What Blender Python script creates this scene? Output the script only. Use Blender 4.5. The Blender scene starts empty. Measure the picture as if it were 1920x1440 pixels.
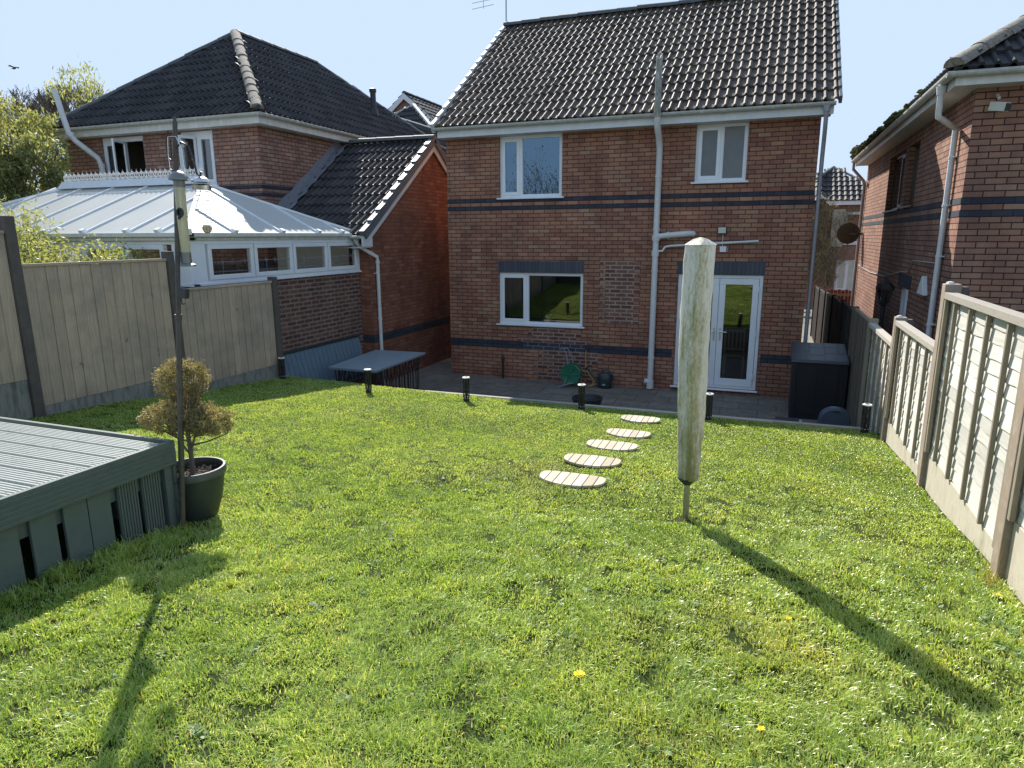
import bpy, bmesh, math, random
import numpy as np
from mathutils import Vector, Matrix
random.seed(7); np.random.seed(7)
SC = bpy.context.scene
COL = SC.collection
PI = math.pi
# ---------------------------------------------------------------- camera
F, YAW, PITCH, ROLL, H = 1250.0, 0.36331, 0.21836, -0.00455, 2.905
cy, sy, cp, sp = math.cos(YAW), math.sin(YAW), math.cos(PITCH), math.sin(PITCH)
fw = Vector((-sy*cp, cy*cp, -sp)); rt = Vector((cy, sy, 0)); up = rt.cross(fw)
r2 = rt*math.cos(ROLL)+up*math.sin(ROLL); u2 = -rt*math.sin(ROLL)+up*math.cos(ROLL)
cam = bpy.data.cameras.new('camera'); co = bpy.data.objects.new('camera', cam); COL.objects.link(co)
m = Matrix.Identity(4)
for i in range(3): m[i][0] = r2[i]; m[i][1] = u2[i]; m[i][2] = -fw[i]
m[2][3] = H
co.matrix_world = m
cam.sensor_width = 36; cam.lens = 36*F/1920; cam.clip_start = .05; cam.clip_end = 2000
SC.camera = co
# ---------------------------------------------------------------- light
AZ, EL = math.radians(37.0), math.radians(38.6)     # sun stands behind the house, to the left
SUN = Vector((-math.sin(AZ)*math.cos(EL), math.cos(AZ)*math.cos(EL), math.sin(EL)))
W = bpy.data.worlds.new('World'); SC.world = W; W.use_nodes = True
nt = W.node_tree; nt.nodes.clear()
wo = nt.nodes.new('ShaderNodeOutputWorld'); bg = nt.nodes.new('ShaderNodeBackground'); sk = nt.nodes.new('ShaderNodeTexSky')
sk.sky_type = 'NISHITA'; sk.sun_disc = False; sk.sun_elevation = EL; sk.sun_rotation = -AZ
sk.air_density = 1.0; sk.dust_density = 0.2; sk.ozone_density = 1.0; sk.altitude = 50
bg.inputs[1].default_value = 0.15
cap = nt.nodes.new('ShaderNodeVectorMath'); cap.operation = 'MINIMUM'; cap.inputs[1].default_value = (2.6, 3.18, 4.0)   # keep the glow round the sun from burning out
nt.links.new(sk.outputs[0], cap.inputs[0])
mxs = nt.nodes.new('ShaderNodeMix'); mxs.data_type = 'RGBA'; mxs.inputs[0].default_value = .38; mxs.inputs[7].default_value = (2.15, 2.84, 3.68, 1)
nt.links.new(cap.outputs[0], mxs.inputs[6]); nt.links.new(mxs.outputs[2], bg.inputs[0]); nt.links.new(bg.outputs[0], wo.inputs[0])
sl = bpy.data.lights.new('sun', 'SUN'); sl.energy = 4.9; sl.angle = math.radians(0.53); sl.color = (1, .95, .87)
so = bpy.data.objects.new('sun', sl); COL.objects.link(so)
so.rotation_euler = SUN.to_track_quat('Z', 'Y').to_euler()
SC.view_settings.view_transform = 'Standard'; SC.view_settings.look = 'None'
SC.view_settings.exposure = 0.84; SC.view_settings.gamma = 1
# ---------------------------------------------------------------- materials
def N(nt, t, **k):
    n = nt.nodes.new(t)
    for a, v in k.items():
        if a.startswith('i_'): n.inputs[a[2:].replace('_', ' ')].default_value = v
        else: setattr(n, a, v)
    return n
def c4(c): return (c[0], c[1], c[2], 1)
def base(name):
    m = bpy.data.materials.new(name); m.use_nodes = True
    nt = m.node_tree; b = nt.nodes['Principled BSDF']
    return m, nt, b
def ramp(nt, src, stops):
    r = nt.nodes.new('ShaderNodeValToRGB'); e = r.color_ramp.elements
    while len(e) < len(stops): e.new(.5)
    for i, (p, c) in enumerate(stops): e[i].position = p; e[i].color = c4(c)
    nt.links.new(src, r.inputs[0]); return r.outputs[0]
def noise(nt, scale, detail=4, rough=.6, vec=None, stretch=None):
    n = N(nt, 'ShaderNodeTexNoise'); n.inputs['Scale'].default_value = scale
    n.inputs['Detail'].default_value = detail; n.inputs['Roughness'].default_value = rough
    if vec is None:
        tc = N(nt, 'ShaderNodeTexCoord'); vec = tc.outputs['Object']
    if stretch:
        mp = N(nt, 'ShaderNodeMapping'); mp.inputs['Scale'].default_value = stretch
        nt.links.new(vec, mp.inputs[0]); vec = mp.outputs[0]
    nt.links.new(vec, n.inputs['Vector']); return n.outputs['Fac']
def mixc(nt, fac, a, b, blend='MIX'):
    x = N(nt, 'ShaderNodeMix', data_type='RGBA', blend_type=blend)
    for s, v in ((x.inputs[6], a), (x.inputs[7], b)):
        if isinstance(v, tuple): s.default_value = c4(v)
        else: nt.links.new(v, s)
    if isinstance(fac, float): x.inputs[0].default_value = fac
    else: nt.links.new(fac, x.inputs[0])
    return x.outputs[2]
def math_(nt, op, a, b=None):
    x = N(nt, 'ShaderNodeMath', operation=op)
    for s, v in ((x.inputs[0], a), (x.inputs[1], b)):
        if v is None: continue
        if isinstance(v, (int, float)): s.default_value = v
        else: nt.links.new(v, s)
    return x.outputs[0]
def bump(nt, b, h, dist, strength=1.0):
    x = N(nt, 'ShaderNodeBump'); x.inputs['Distance'].default_value = dist; x.inputs['Strength'].default_value = strength
    nt.links.new(h, x.inputs['Height']); nt.links.new(x.outputs[0], b.inputs['Normal'])
def mat(name, c1, c2=None, scale=8, rough=.6, stretch=None, bd=0, metal=0, c3=None, detail=5, spec=.5, gloss_tint=0):
    m, nt, b = base(name)
    b.inputs['Roughness'].default_value = rough; b.inputs['Metallic'].default_value = metal
    b.inputs['Specular IOR Level'].default_value = spec
    if c2 is None: c2 = tuple(x*.8 for x in c1)
    f = noise(nt, scale, detail, .65, stretch=stretch)
    st = [(.3, c1), (.7, c2)] if c3 is None else [(.25, c1), (.5, c2), (.75, c3)]
    nt.links.new(ramp(nt, f, st), b.inputs['Base Color'])
    if bd: bump(nt, b, f, bd)
    return m
def brick_mat(name, cols, mortar, mort=.008, smear=None, bumpd=.006, dirt=.25):
    m, nt, b = base(name)
    tc = N(nt, 'ShaderNodeTexCoord')
    mp = N(nt, 'ShaderNodeMapping'); mp.inputs['Location'].default_value = (0, -.036, 0)
    nt.links.new(tc.outputs['UV'], mp.inputs[0])
    vec = mp.outputs[0]
    if smear:                                   # wobble the joints
        nz = N(nt, 'ShaderNodeTexNoise'); nz.inputs['Scale'].default_value = 22; nz.inputs['Detail'].default_value = 2
        nt.links.new(tc.outputs['UV'], nz.inputs['Vector'])
        vm = N(nt, 'ShaderNodeVectorMath', operation='MULTIPLY_ADD')
        vm.inputs[1].default_value = (.035, .022, 0)
        nt.links.new(nz.outputs['Color'], vm.inputs[0]); nt.links.new(vec, vm.inputs[2]); vec = vm.outputs[0]
    br = N(nt, 'ShaderNodeTexBrick', offset=.5, squash=1)
    br.inputs['Scale'].default_value = 1; br.inputs['Brick Width'].default_value = .225; br.inputs['Row Height'].default_value = .075
    br.inputs['Mortar Size'].default_value = mort; br.inputs['Mortar Smooth'].default_value = .25
    br.inputs['Color1'].default_value = (0, 0, 0, 1); br.inputs['Color2'].default_value = (1, 1, 1, 1); br.inputs['Mortar'].default_value = (.5, .5, .5, 1)
    nt.links.new(vec, br.inputs['Vector'])
    n = len(cols)
    col = ramp(nt, br.outputs['Color'], [(i/(n-1), c) for i, c in enumerate(cols)])
    lf = noise(nt, 1.1, 3, .6, tc.outputs['UV'])
    hf = noise(nt, 70, 4, .7, tc.outputs['UV'])
    col = mixc(nt, 1.0, col, ramp(nt, lf, [(.3, (.78, .78, .80)), (.7, (1.12, 1.08, 1.02))]), 'MULTIPLY')
    col = mixc(nt, 1.0, col, ramp(nt, hf, [(.2, (.8, .8, .8)), (.8, (1.15, 1.15, 1.15))]), 'MULTIPLY')
    stn = noise(nt, 3.0, 5, .7, tc.outputs['UV'], (1, .35, 1))
    mo = mixc(nt, 1.0, mortar, ramp(nt, hf, [(.2, (.8, .8, .8)), (.8, (1.2, 1.2, 1.2))]), 'MULTIPLY')
    col = mixc(nt, br.outputs['Fac'], col, mo)
    if dirt: col = mixc(nt, 1.0, col, ramp(nt, stn, [(.35, (1-dirt,)*3), (.6, (1, 1, 1))]), 'MULTIPLY')
    nt.links.new(col, b.inputs['Base Color'])
    b.inputs['Roughness'].default_value = .85; b.inputs['Specular IOR Level'].default_value = .25
    h = math_(nt, 'ADD', math_(nt, 'MULTIPLY', math_(nt, 'SUBTRACT', 1, br.outputs['Fac']), .8), math_(nt, 'MULTIPLY', hf, .25))
    bump(nt, b, h, bumpd)
    return m
M = {}
RED = [(.32, .142, .10), (.41, .21, .138), (.30, .13, .098), (.44, .235, .148), (.37, .172, .116), (.43, .27, .178)]
M['brick'] = brick_mat('red_multi_brick', RED, (.085, .047, .037), .007)
M['brick_left'] = brick_mat('weathered_red_brick', [(.36, .19, .14), (.43, .26, .19), (.32, .16, .125), (.45, .30, .23)], (.10, .06, .05), .008)
M['brick_garage'] = brick_mat('garage_brick', [(.28, .105, .07), (.34, .14, .085), (.23, .085, .062), (.36, .17, .10)], (.15, .085, .065), .008)
M['brick_smear'] = brick_mat('smeared_joint_brick', [(.13, .06, .05), (.19, .09, .07), (.11, .055, .05), (.22, .11, .085)], (.26, .20, .165), .015, smear=True)
M['brick_patch'] = brick_mat('repointed_brick', [(.15, .07, .06), (.24, .12, .095), (.12, .058, .05), (.28, .15, .115)], (.36, .26, .21), .015, smear=True)
M['brick_right'] = brick_mat('brown_red_brick', [(.31, .16, .118), (.37, .205, .14), (.275, .14, .108), (.39, .24, .165)], (.05, .028, .024), .007)
M['brick_far'] = brick_mat('far_brick', [(.34, .20, .15), (.40, .24, .18), (.3, .17, .13)], (.2, .15, .12), .008)
M['blue_brick'] = brick_mat('blue_black_brick', [(.045, .05, .068), (.06, .066, .085), (.038, .042, .06)], (.028, .028, .036), .006, dirt=.1)
M['blue_brick_light'] = brick_mat('repointed_blue_brick', [(.05, .055, .075), (.065, .07, .09), (.04, .045, .065)], (.28, .26, .27), .006, dirt=.1)
def soldier():
    m, nt, b = base('blue_soldier_brick')
    tc = N(nt, 'ShaderNodeTexCoord')
    mp = N(nt, 'ShaderNodeMapping'); mp.inputs['Rotation'].default_value = (0, 0, PI/2)
    nt.links.new(tc.outputs['UV'], mp.inputs[0])
    br = N(nt, 'ShaderNodeTexBrick', offset=0.0, squash=1)
    br.inputs['Scale'].default_value = 1; br.inputs['Brick Width'].default_value = 3; br.inputs['Row Height'].default_value = .075
    br.inputs['Mortar Size'].default_value = .004; br.inputs['Mortar Smooth'].default_value = .2
    br.inputs['Color1'].default_value = (.045, .05, .07, 1); br.inputs['Color2'].default_value = (.07, .075, .098, 1); br.inputs['Mortar'].default_value = (.03, .03, .038, 1)
    nt.links.new(mp.outputs[0], br.inputs['Vector'])
    nt.links.new(br.outputs['Color'], b.inputs['Base Color']); b.inputs['Roughness'].default_value = .6
    bump(nt, b, math_(nt, 'SUBTRACT', 1, br.outputs['Fac']), .004)
    return m
M['soldier'] = soldier()
M['upvc'] = mat('white_upvc', (.80, .81, .83), (.72, .74, .77), 3, .35)
M['dark_frame'] = mat('brown_window_frame', (.06, .04, .03), (.08, .055, .04), 5, .5)
M['upvc_old'] = mat('weathered_upvc', (.74, .74, .71), (.58, .57, .52), 5, .45, stretch=(1, 1, .3), c3=(.76, .76, .74))
M['gutter'] = mat('grey_white_gutter', (.60, .61, .58), (.42, .43, .39), 9, .5, stretch=(1, 1, 1), c3=(.66, .67, .65))
M['fascia'] = mat('white_painted_fascia', (.70, .72, .74), (.60, .61, .62), 6, .5, stretch=(1, 1, .4))
M['pipe'] = mat('grey_white_soil_pipe', (.70, .70, .70), (.62, .62, .61), 8, .4, c3=(.74, .74, .73))
M['pipe_dirty'] = mat('lichen_stained_pipe', (.62, .62, .58), (.20, .20, .17), 14, .7, stretch=(1, 1, .25), c3=(.75, .74, .68))
M['pipe_grey'] = mat('dull_grey_pipe', (.38, .38, .40), (.30, .30, .32), 8, .5)
def tilemat(name, a, b_, c, lich, la=.66):
    m, nt, b = base(name)
    at = N(nt, 'ShaderNodeAttribute', attribute_name='rnd')
    col = ramp(nt, at.outputs['Fac'], [(0, a), (.5, b_), (1, c)])
    f = noise(nt, 16, 8, .8); g = noise(nt, 1.2, 4, .6)
    s = math_(nt, 'ADD', math_(nt, 'MULTIPLY', f, .7), math_(nt, 'MULTIPLY', g, .3))
    col = mixc(nt, ramp(nt, s, [(la-.08, (0, 0, 0)), (la+.04, (1, 1, 1))]), col, lich)
    nt.links.new(col, b.inputs['Base Color']); b.inputs['Roughness'].default_value = .64; b.inputs['Specular IOR Level'].default_value = .28
    bump(nt, b, f, .003)
    return m
M['tile'] = tilemat('dark_brown_concrete_tile', (.075, .054, .042), (.105, .078, .060), (.14, .108, .084), (.22, .20, .14), .62)
M['tile_grey'] = tilemat('dark_slate_concrete_tile', (.036, .033, .034), (.050, .045, .045), (.066, .058, .056), (.15, .145, .13), .68)
M['ridge'] = mat('grey_ridge_tile', (.07, .08, .085), (.10, .11, .11), 20, .7, bd=.004)
M['ridge_lichen'] = mat('lichen_covered_ridge', (.10, .085, .07), (.22, .19, .15), 30, .9, bd=.01, c3=(.34, .29, .23))
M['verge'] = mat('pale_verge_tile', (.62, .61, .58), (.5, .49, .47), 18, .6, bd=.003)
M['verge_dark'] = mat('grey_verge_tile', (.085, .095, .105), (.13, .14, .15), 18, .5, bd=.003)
M['mortar'] = mat('verge_mortar', (.55, .54, .50), (.42, .41, .38), 25, .9, bd=.004)
M['lead'] = mat('lead_flashing', (.13, .14, .16), (.22, .23, .26), 7, .5, c3=(.16, .17, .19), bd=.006)
M['moss'] = mat('roof_moss', (.05, .06, .015), (.14, .14, .04), 40, 1, c3=(.09, .08, .03))
M['concrete'] = mat('concrete', (.20, .185, .165), (.27, .25, .22), 30, .9, bd=.003, c3=(.16, .145, .125))
M['concrete_wet'] = mat('damp_stained_gravel_board', (.055, .055, .05), (.26, .25, .22), 4.5, .9, stretch=(1, 2, .5), bd=.003, c3=(.10, .095, .085))
M['concrete_cream'] = mat('cream_gravel_board', (.42, .37, .29), (.50, .45, .36), 7, .9, bd=.003, c3=(.30, .29, .20), stretch=(1, 1, .4))
M['post_dark'] = mat('dark_concrete_post', (.085, .07, .062), (.12, .10, .088), 12, .9, bd=.002)
M['concrete_tan'] = mat('tan_concrete_post', (.33, .225, .165), (.27, .215, .165), 12, .9, bd=.002, c3=(.38, .30, .23))
def wood(name, cols, rough=.8, sc=(9, 9, .7), bd=.003, knots=None, attr=True, stain=None, var=.24):
    m, nt, b = base(name)
    f = noise(nt, 4, 6, .65, stretch=sc)
    st = [(i/(len(cols)-1)*.5+.25, c) for i, c in enumerate(cols)]
    col = ramp(nt, f, st)
    if attr:
        at = N(nt, 'ShaderNodeAttribute', attribute_name='rnd')
        col = mixc(nt, 1.0, col, ramp(nt, at.outputs['Fac'], [(0, (1-var, 1-var, 1-var*1.1)), (1, (1+var*.9, 1+var*.85, 1+var*.7))]), 'MULTIPLY')
    if knots:
        k = noise(nt, knots, 3, .5, stretch=(1.3, 1.3, .8))
        col = mixc(nt, ramp(nt, k, [(.72, (0, 0, 0)), (.78, (.8, .8, .8))]), col, (.11, .065, .035))
    if stain:
        tc = N(nt, 'ShaderNodeTexCoord')
        q = noise(nt, 2.2, 4, .6, stretch=(1, 1, 1.4))
        col = mixc(nt, ramp(nt, q, [(.46, (0, 0, 0)), (.7, (.8, .8, .8))]), col, stain)
    nt.links.new(col, b.inputs['Base Color']); b.inputs['Roughness'].default_value = rough; b.inputs['Specular IOR Level'].default_value = .25
    bump(nt, b, f, bd)
    return m
M['fence_wood'] = wood('tan_featheredge_boards', [(.33, .24, .175), (.52, .395, .295), (.39, .305, .235), (.60, .475, .37)], knots=7, stain=(.30, .245, .20), sc=(20, 20, .8), var=.09)
M['silver_wood'] = wood('silvered_overlap_slats', [(.50, .475, .44), (.64, .61, .57), (.55, .53, .49), (.70, .67, .63)], sc=(9, .7, 9), knots=None)
M['batten'] = wood('brown_grey_batten', [(.20, .165, .12), (.28, .24, .18), (.25, .21, .15)], attr=False)
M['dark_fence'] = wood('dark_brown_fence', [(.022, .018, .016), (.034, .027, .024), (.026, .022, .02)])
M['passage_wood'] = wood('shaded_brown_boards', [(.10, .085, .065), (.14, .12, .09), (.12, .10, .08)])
M['red_fence'] = wood('red_brown_fence', [(.16, .05, .028), (.22, .075, .04), (.13, .04, .025)])
M['deck_lit'] = mat('lit_blue_grey_deck', (.37, .39, .355), (.43, .445, .41), 12, .33, c3=(.32, .345, .315), bd=.001)  # deck top, colour lightened to carry the sun on the ribs
M['deck_shaded'] = mat('shaded_green_grey_deck', (.078, .102, .092), (.10, .125, .112), 6, .65, c3=(.07, .092, .084))  # same deck paint, darkened to put the shade into its sides
M['bench_paint'] = mat('blue_bench_paint', (.10, .155, .20), (.13, .19, .235), 8, .5, c3=(.15, .21, .25))
M['table_top'] = mat('grey_blue_table_paint', (.22, .275, .31), (.26, .32, .36), 5, .45, stretch=(3, .4, 1))
M['black_metal'] = mat('black_metal', (.018, .018, .02), (.03, .03, .03), 20, .4, spec=.5)
M['black_plastic'] = mat('black_plastic', (.022, .024, .026), (.032, .034, .036), 9, .5)
M['box_lid'] = mat('grey_plastic_lid', (.045, .05, .062), (.062, .068, .08), 5, .45, bd=.001)
M['box_wall'] = mat('charcoal_plastic', (.011, .012, .014), (.016, .017, .02), 5, .5)
M['pot'] = mat('dark_green_grey_plastic', (.028, .038, .034), (.04, .05, .045), 9, .45)
M['pot_rim'] = mat('dusty_pot_rim', (.06, .065, .065), (.10, .105, .105), 20, .4)
M['soil'] = mat('pebbly_soil', (.05, .038, .03), (.15, .12, .10), 90, .95, bd=.02, c3=(.07, .05, .04))
M['silver'] = mat('silver_metal', (.75, .75, .76), (.6, .6, .62), 12, .28, metal=1)
M['alloy'] = mat('dull_aluminium', (.45, .44, .42), (.33, .32, .30), 9, .42, metal=.9, stretch=(1, 1, .2))
M['cap'] = mat('bright_lamp_cap', (.82, .82, .80), (.70, .70, .68), 30, .3)
M['rust'] = mat('brown_pole', (.05, .042, .036), (.085, .07, .055), 15, .5, metal=.2, c3=(.035, .03, .028))
M['stone_wood'] = wood('pale_bleached_plank', [(.46, .385, .29), (.55, .47, .36), (.50, .43, .34), (.60, .52, .41)], sc=(1.5, 12, 9), bd=.003)
M['lamp_glass'] = mat('pale_lamp_front', (.6, .64, .55), (.45, .5, .42), 4, .2)
M['twig'] = mat('grey_brown_twig', (.13, .105, .085), (.20, .165, .13), 14, .9)
M['bark'] = mat('brown_bark', (.11, .085, .062), (.17, .135, .10), 18, .9, bd=.004)
M['hose_green'] = mat('green_plastic', (.015, .13, .075), (.02, .17, .10), 6, .4)
M['hose'] = mat('orange_hose', (.50, .26, .06), (.40, .20, .05), 6, .5)
M['can'] = mat('dark_green_plastic', (.018, .035, .035), (.028, .05, .05), 9, .4)
M['dandelion'] = mat('yellow_petals', (.92, .70, .02), (.92, .62, .01), 90, .7)
M['cream'] = mat('cream_plastic', (.62, .60, .50), (.55, .53, .44), 6, .5)
M['white_pot'] = mat('white_ceramic', (.75, .75, .72), (.7, .7, .68), 6, .3)
M['curtain'] = mat('dark_patterned_curtain', (.05, .045, .04), (.10, .09, .075), 5, .9, stretch=(6, 6, .4))
M['room'] = mat('room_wall', (.20, .17, .14), (.17, .145, .12), 2, .9)
M['frost'] = mat('frosted_glass', (.20, .19, .16), (.14, .15, .16), 2.2, .28, stretch=(1, 1, .5), c3=(.23, .20, .16))
M['chair_wood'] = mat('pale_chair_wood', (.42, .33, .24), (.5, .4, .3), 9, .5)
M['dish'] = mat('weathered_dish', (.045, .052, .036), (.065, .07, .05), 9, .9)
M['render_white'] = mat('white_render', (.7, .7, .68), (.62, .62, .6), 5, .7)
M['feather'] = mat('dark_feathers', (.07, .08, .09), (.10, .115, .12), 30, .6)
M['lid_plastic'] = mat('slate_blue_plastic', (.05, .075, .10), (.065, .09, .12), 5, .45)
M['patio'] = None
def glass(name, tint=(.55, .6, .6), refl=1.0, rough=.005, gloss_tint=(1, 1, 1)):
    m = bpy.data.materials.new(name); m.use_nodes = True; nt = m.node_tree; nt.nodes.clear()
    o = N(nt, 'ShaderNodeOutputMaterial'); t = N(nt, 'ShaderNodeBsdfTransparent'); g = N(nt, 'ShaderNodeBsdfGlossy')
    t.inputs[0].default_value = c4(tint); g.inputs[0].default_value = c4(gloss_tint); g.inputs['Roughness'].default_value = rough
    fr = N(nt, 'ShaderNodeFresnel'); fr.inputs[0].default_value = 1.55
    nz = noise(nt, 1.3, 1, .5); bp = N(nt, 'ShaderNodeBump'); bp.inputs['Distance'].default_value = .002
    nt.links.new(nz, bp.inputs['Height']); nt.links.new(bp.outputs[0], g.inputs['Normal'])
    mx = N(nt, 'ShaderNodeMixShader')
    f = math_(nt, 'MULTIPLY', fr.outputs[0], 2.0*refl)      # two panes of a sealed unit
    mn = math_(nt, 'MINIMUM', math_(nt, 'ADD', f, .04), 1.0)
    nt.links.new(mn, mx.inputs[0]); nt.links.new(t.outputs[0], mx.inputs[1]); nt.links.new(g.outputs[0], mx.inputs[2])
    nt.links.new(mx.outputs[0], o.inputs[0]); return m
M['glass'] = glass('window_glass', refl=1.1)
M['glass_up'] = glass('blue_reflection_glass', tint=(.25, .3, .34), refl=1.9, gloss_tint=(.5, .75, 1.0))  # blue put into the gloss colour for a deeper reflected sky
M['glass_con'] = glass('conservatory_glass', tint=(.9, .92, .9), refl=.6)
M['tube_clear'] = None
def leaf(name, cols, trans=.45, rough=.5):
    m = bpy.data.materials.new(name); m.use_nodes = True; nt = m.node_tree; nt.nodes.clear()
    o = N(nt, 'ShaderNodeOutputMaterial')
    at = N(nt, 'ShaderNodeAttribute', attribute_name='rnd')
    col = ramp(nt, at.outputs['Fac'], [(i/(len(cols)-1), c) for i, c in enumerate(cols)])
    d = N(nt, 'ShaderNodeBsdfPrincipled'); d.inputs['Roughness'].default_value = rough; d.inputs['Specular IOR Level'].default_value = .4
    t = N(nt, 'ShaderNodeBsdfTranslucent')
    nt.links.new(col, d.inputs['Base Color'])
    tcol = mixc(nt, 1.0, col, (1.25, 1.15, .6), 'MULTIPLY'); nt.links.new(tcol, t.inputs[0])
    mx = N(nt, 'ShaderNodeMixShader'); mx.inputs[0].default_value = trans
    nt.links.new(d.outputs[0], mx.inputs[1]); nt.links.new(t.outputs[0], mx.inputs[2]); nt.links.new(mx.outputs[0], o.inputs[0])
    return m
M['leaf_conifer'] = leaf('yellow_green_conifer', [(.12, .14, .065), (.22, .25, .11), (.36, .385, .18), (.52, .53, .28)], .5)
M['leaf_shrub'] = leaf('grey_green_shrub_leaves', [(.13, .16, .055), (.23, .27, .09), (.36, .39, .16), (.48, .50, .25)])
M['leaf_topiary'] = leaf('olive_brown_topiary', [(.12, .105, .055), (.22, .19, .095), (.34, .29, .15), (.46, .40, .23)], .4)
M['leaf_vine'] = leaf('brown_vine_twigs', [(.24, .18, .12), (.36, .29, .20), (.28, .26, .12), (.48, .40, .29)], .3)
M['leaf_hedge'] = leaf('dull_hedge', [(.03, .035, .012), (.06, .065, .02), (.09, .085, .03)], .3)
M['leaf_house'] = leaf('houseplant_leaves', [(.02, .06, .015), (.04, .10, .02)], .3)
# ---------------------------------------------------------------- mesh helpers
class MB:
    def __init__(s): s.v = []; s.f = []; s.r = []
    def add(s, vs, fs, r=None):
        o = len(s.v); s.v += [tuple(x) for x in vs]; s.f += [tuple(i+o for i in f) for f in fs]
        r = random.random() if r is None else r
        s.r += [r]*len(vs)
    def box(s, a, b, r=None):
        x0, y0, z0 = a; x1, y1, z1 = b
        if x0 > x1: x0, x1 = x1, x0
        if y0 > y1: y0, y1 = y1, y0
        if z0 > z1: z0, z1 = z1, z0
        s.add([(x0, y0, z0), (x1, y0, z0), (x1, y1, z0), (x0, y1, z0), (x0, y0, z1), (x1, y0, z1), (x1, y1, z1), (x0, y1, z1)],
              [(0, 3, 2, 1), (4, 5, 6, 7), (0, 1, 5, 4), (1, 2, 6, 5), (2, 3, 7, 6), (3, 0, 4, 7)], r)
    def fbox(s, Fr, u0, u1, z0, z1, n0, n1, r=None):     # frame box: Fr=(origin,U,N)
        o, U, Nn = Fr
        P = lambda u, n, z: (o[0]+U[0]*u+Nn[0]*n, o[1]+U[1]*u+Nn[1]*n, z)
        vs = [P(u, n, z) for z in (z0, z1) for (u, n) in ((u0, n0), (u1, n0), (u1, n1), (u0, n1))]
        s.add(vs, [(0, 1, 2, 3), (7, 6, 5, 4), (0, 4, 5, 1), (1, 5, 6, 2), (2, 6, 7, 3), (3, 7, 4, 0)], r)
    def fquad(s, Fr, u0, u1, z0, z1, n):
        o, U, Nn = Fr; P = lambda u, z: (o[0]+U[0]*u+Nn[0]*n, o[1]+U[1]*u+Nn[1]*n, z)
        vs = [P(u0, z0), P(u1, z0), P(u1, z1), P(u0, z1)]
        nn = (Vector(vs[1])-Vector(vs[0])).cross(Vector(vs[3])-Vector(vs[0]))
        if nn.dot(Vector(Nn)) < 0: vs = vs[::-1]
        s.add(vs, [(0, 1, 2, 3)])
    def hexa(s, lo, hi, r=None):        # 4 bottom pts, 4 top pts
        s.add(list(lo)+list(hi), [(0, 3, 2, 1), (4, 5, 6, 7), (0, 1, 5, 4), (1, 2, 6, 5), (2, 3, 7, 6), (3, 0, 4, 7)], r)
    def beam(s, a, b, w, h, upv=(0, 0, 1), r=None):
        a = Vector(a); b = Vector(b); d = (b-a).normalized(); x = d.cross(Vector(upv))
        if x.length < 1e-4: x = Vector((1, 0, 0))
        x.normalize(); y = x.cross(d)
        c = [(-w/2, -h/2), (w/2, -h/2), (w/2, h/2), (-w/2, h/2)]
        s.hexa([a+x*p+y*q for p, q in c], [b+x*p+y*q for p, q in c], r)
    def tube(s, pts, rad, n=10, cap=True, r=None):
        pts = [Vector(p) for p in pts]; k = len(pts)
        rads = [rad]*k if isinstance(rad, (int, float)) else rad
        vs = []; prev = None
        for i, p in enumerate(pts):
            d = (pts[min(i+1, k-1)]-pts[max(i-1, 0)])
            if d.length < 1e-7: d = Vector((0, 0, 1))
            d.normalize()
            if prev is None:
                x = d.cross(Vector((0, 0, 1)))
                if x.length < .05: x = d.cross(Vector((1, 0, 0)))
            else: x = prev-d*prev.dot(d)
            x.normalize(); prev = x; y = d.cross(x)
            for j in range(n):
                a = 2*PI*j/n; vs.append(p+(x*math.cos(a)+y*math.sin(a))*rads[i])
        fs = [(i*n+j, i*n+(j+1) % n, (i+1)*n+(j+1) % n, (i+1)*n+j) for i in range(k-1) for j in range(n)]
        if cap: fs += [tuple(range(n-1, -1, -1)), tuple((k-1)*n+j for j in range(n))]
        s.add(vs, fs, r)
    def lathe(s, c, prof, n=24, sx=1, sy=1, r=None, tilt=None, cap=True):     # prof: (radius, z)
        vs = []
        for (q, z) in prof:
            for j in range(n):
                a = 2*PI*j/n; vs.append(Vector((q*math.cos(a)*sx, q*math.sin(a)*sy, z)))
        if tilt: vs = [tilt @ v for v in vs]
        vs = [v+Vector(c) for v in vs]
        k = len(prof)
        fs = [(i*n+j, i*n+(j+1) % n, (i+1)*n+(j+1) % n, (i+1)*n+j) for i in range(k-1) for j in range(n)]
        if cap and prof[0][0] > 1e-6: fs.append(tuple(range(n-1, -1, -1)))
        if cap and prof[-1][0] > 1e-6: fs.append(tuple((k-1)*n+j for j in range(n)))
        s.add(vs, fs, r)
    def prism(s, poly, d, r=None):      # poly: 3D pts, d: extrude vector
        n = len(poly); d = Vector(d); a = [Vector(p) for p in poly]; b = [p+d for p in a]
        s.add(a+b, [tuple(range(n-1, -1, -1)), tuple(range(n, 2*n))]+[(i, (i+1) % n, n+(i+1) % n, n+i) for i in range(n)], r)
    def build(s, name, m, parent=None, smooth=False, bevel=0, origin=None, uv=False, fix=True):
        me = bpy.data.meshes.new(name)
        o3 = Vector(origin) if origin else Vector((0, 0, 0))
        me.from_pydata([(x-o3.x, y-o3.y, z-o3.z) for x, y, z in s.v], [], s.f)
        if fix:
            bm = bmesh.new(); bm.from_mesh(me); bmesh.ops.recalc_face_normals(bm, faces=bm.faces); bm.to_mesh(me); bm.free()
        at = me.attributes.new('rnd', 'FLOAT', 'POINT'); at.data.foreach_set('value', s.r)
        if uv: boxuv(me, o3)
        me.materials.append(m)
        if smooth: me.polygons.foreach_set('use_smooth', [True]*len(me.polygons))
        ob = bpy.data.objects.new(name, me); COL.objects.link(ob)
        if origin: ob.location = o3
        if bevel:
            b = ob.modifiers.new('bevel', 'BEVEL'); b.width = bevel; b.segments = 2; b.limit_method = 'ANGLE'
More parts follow.
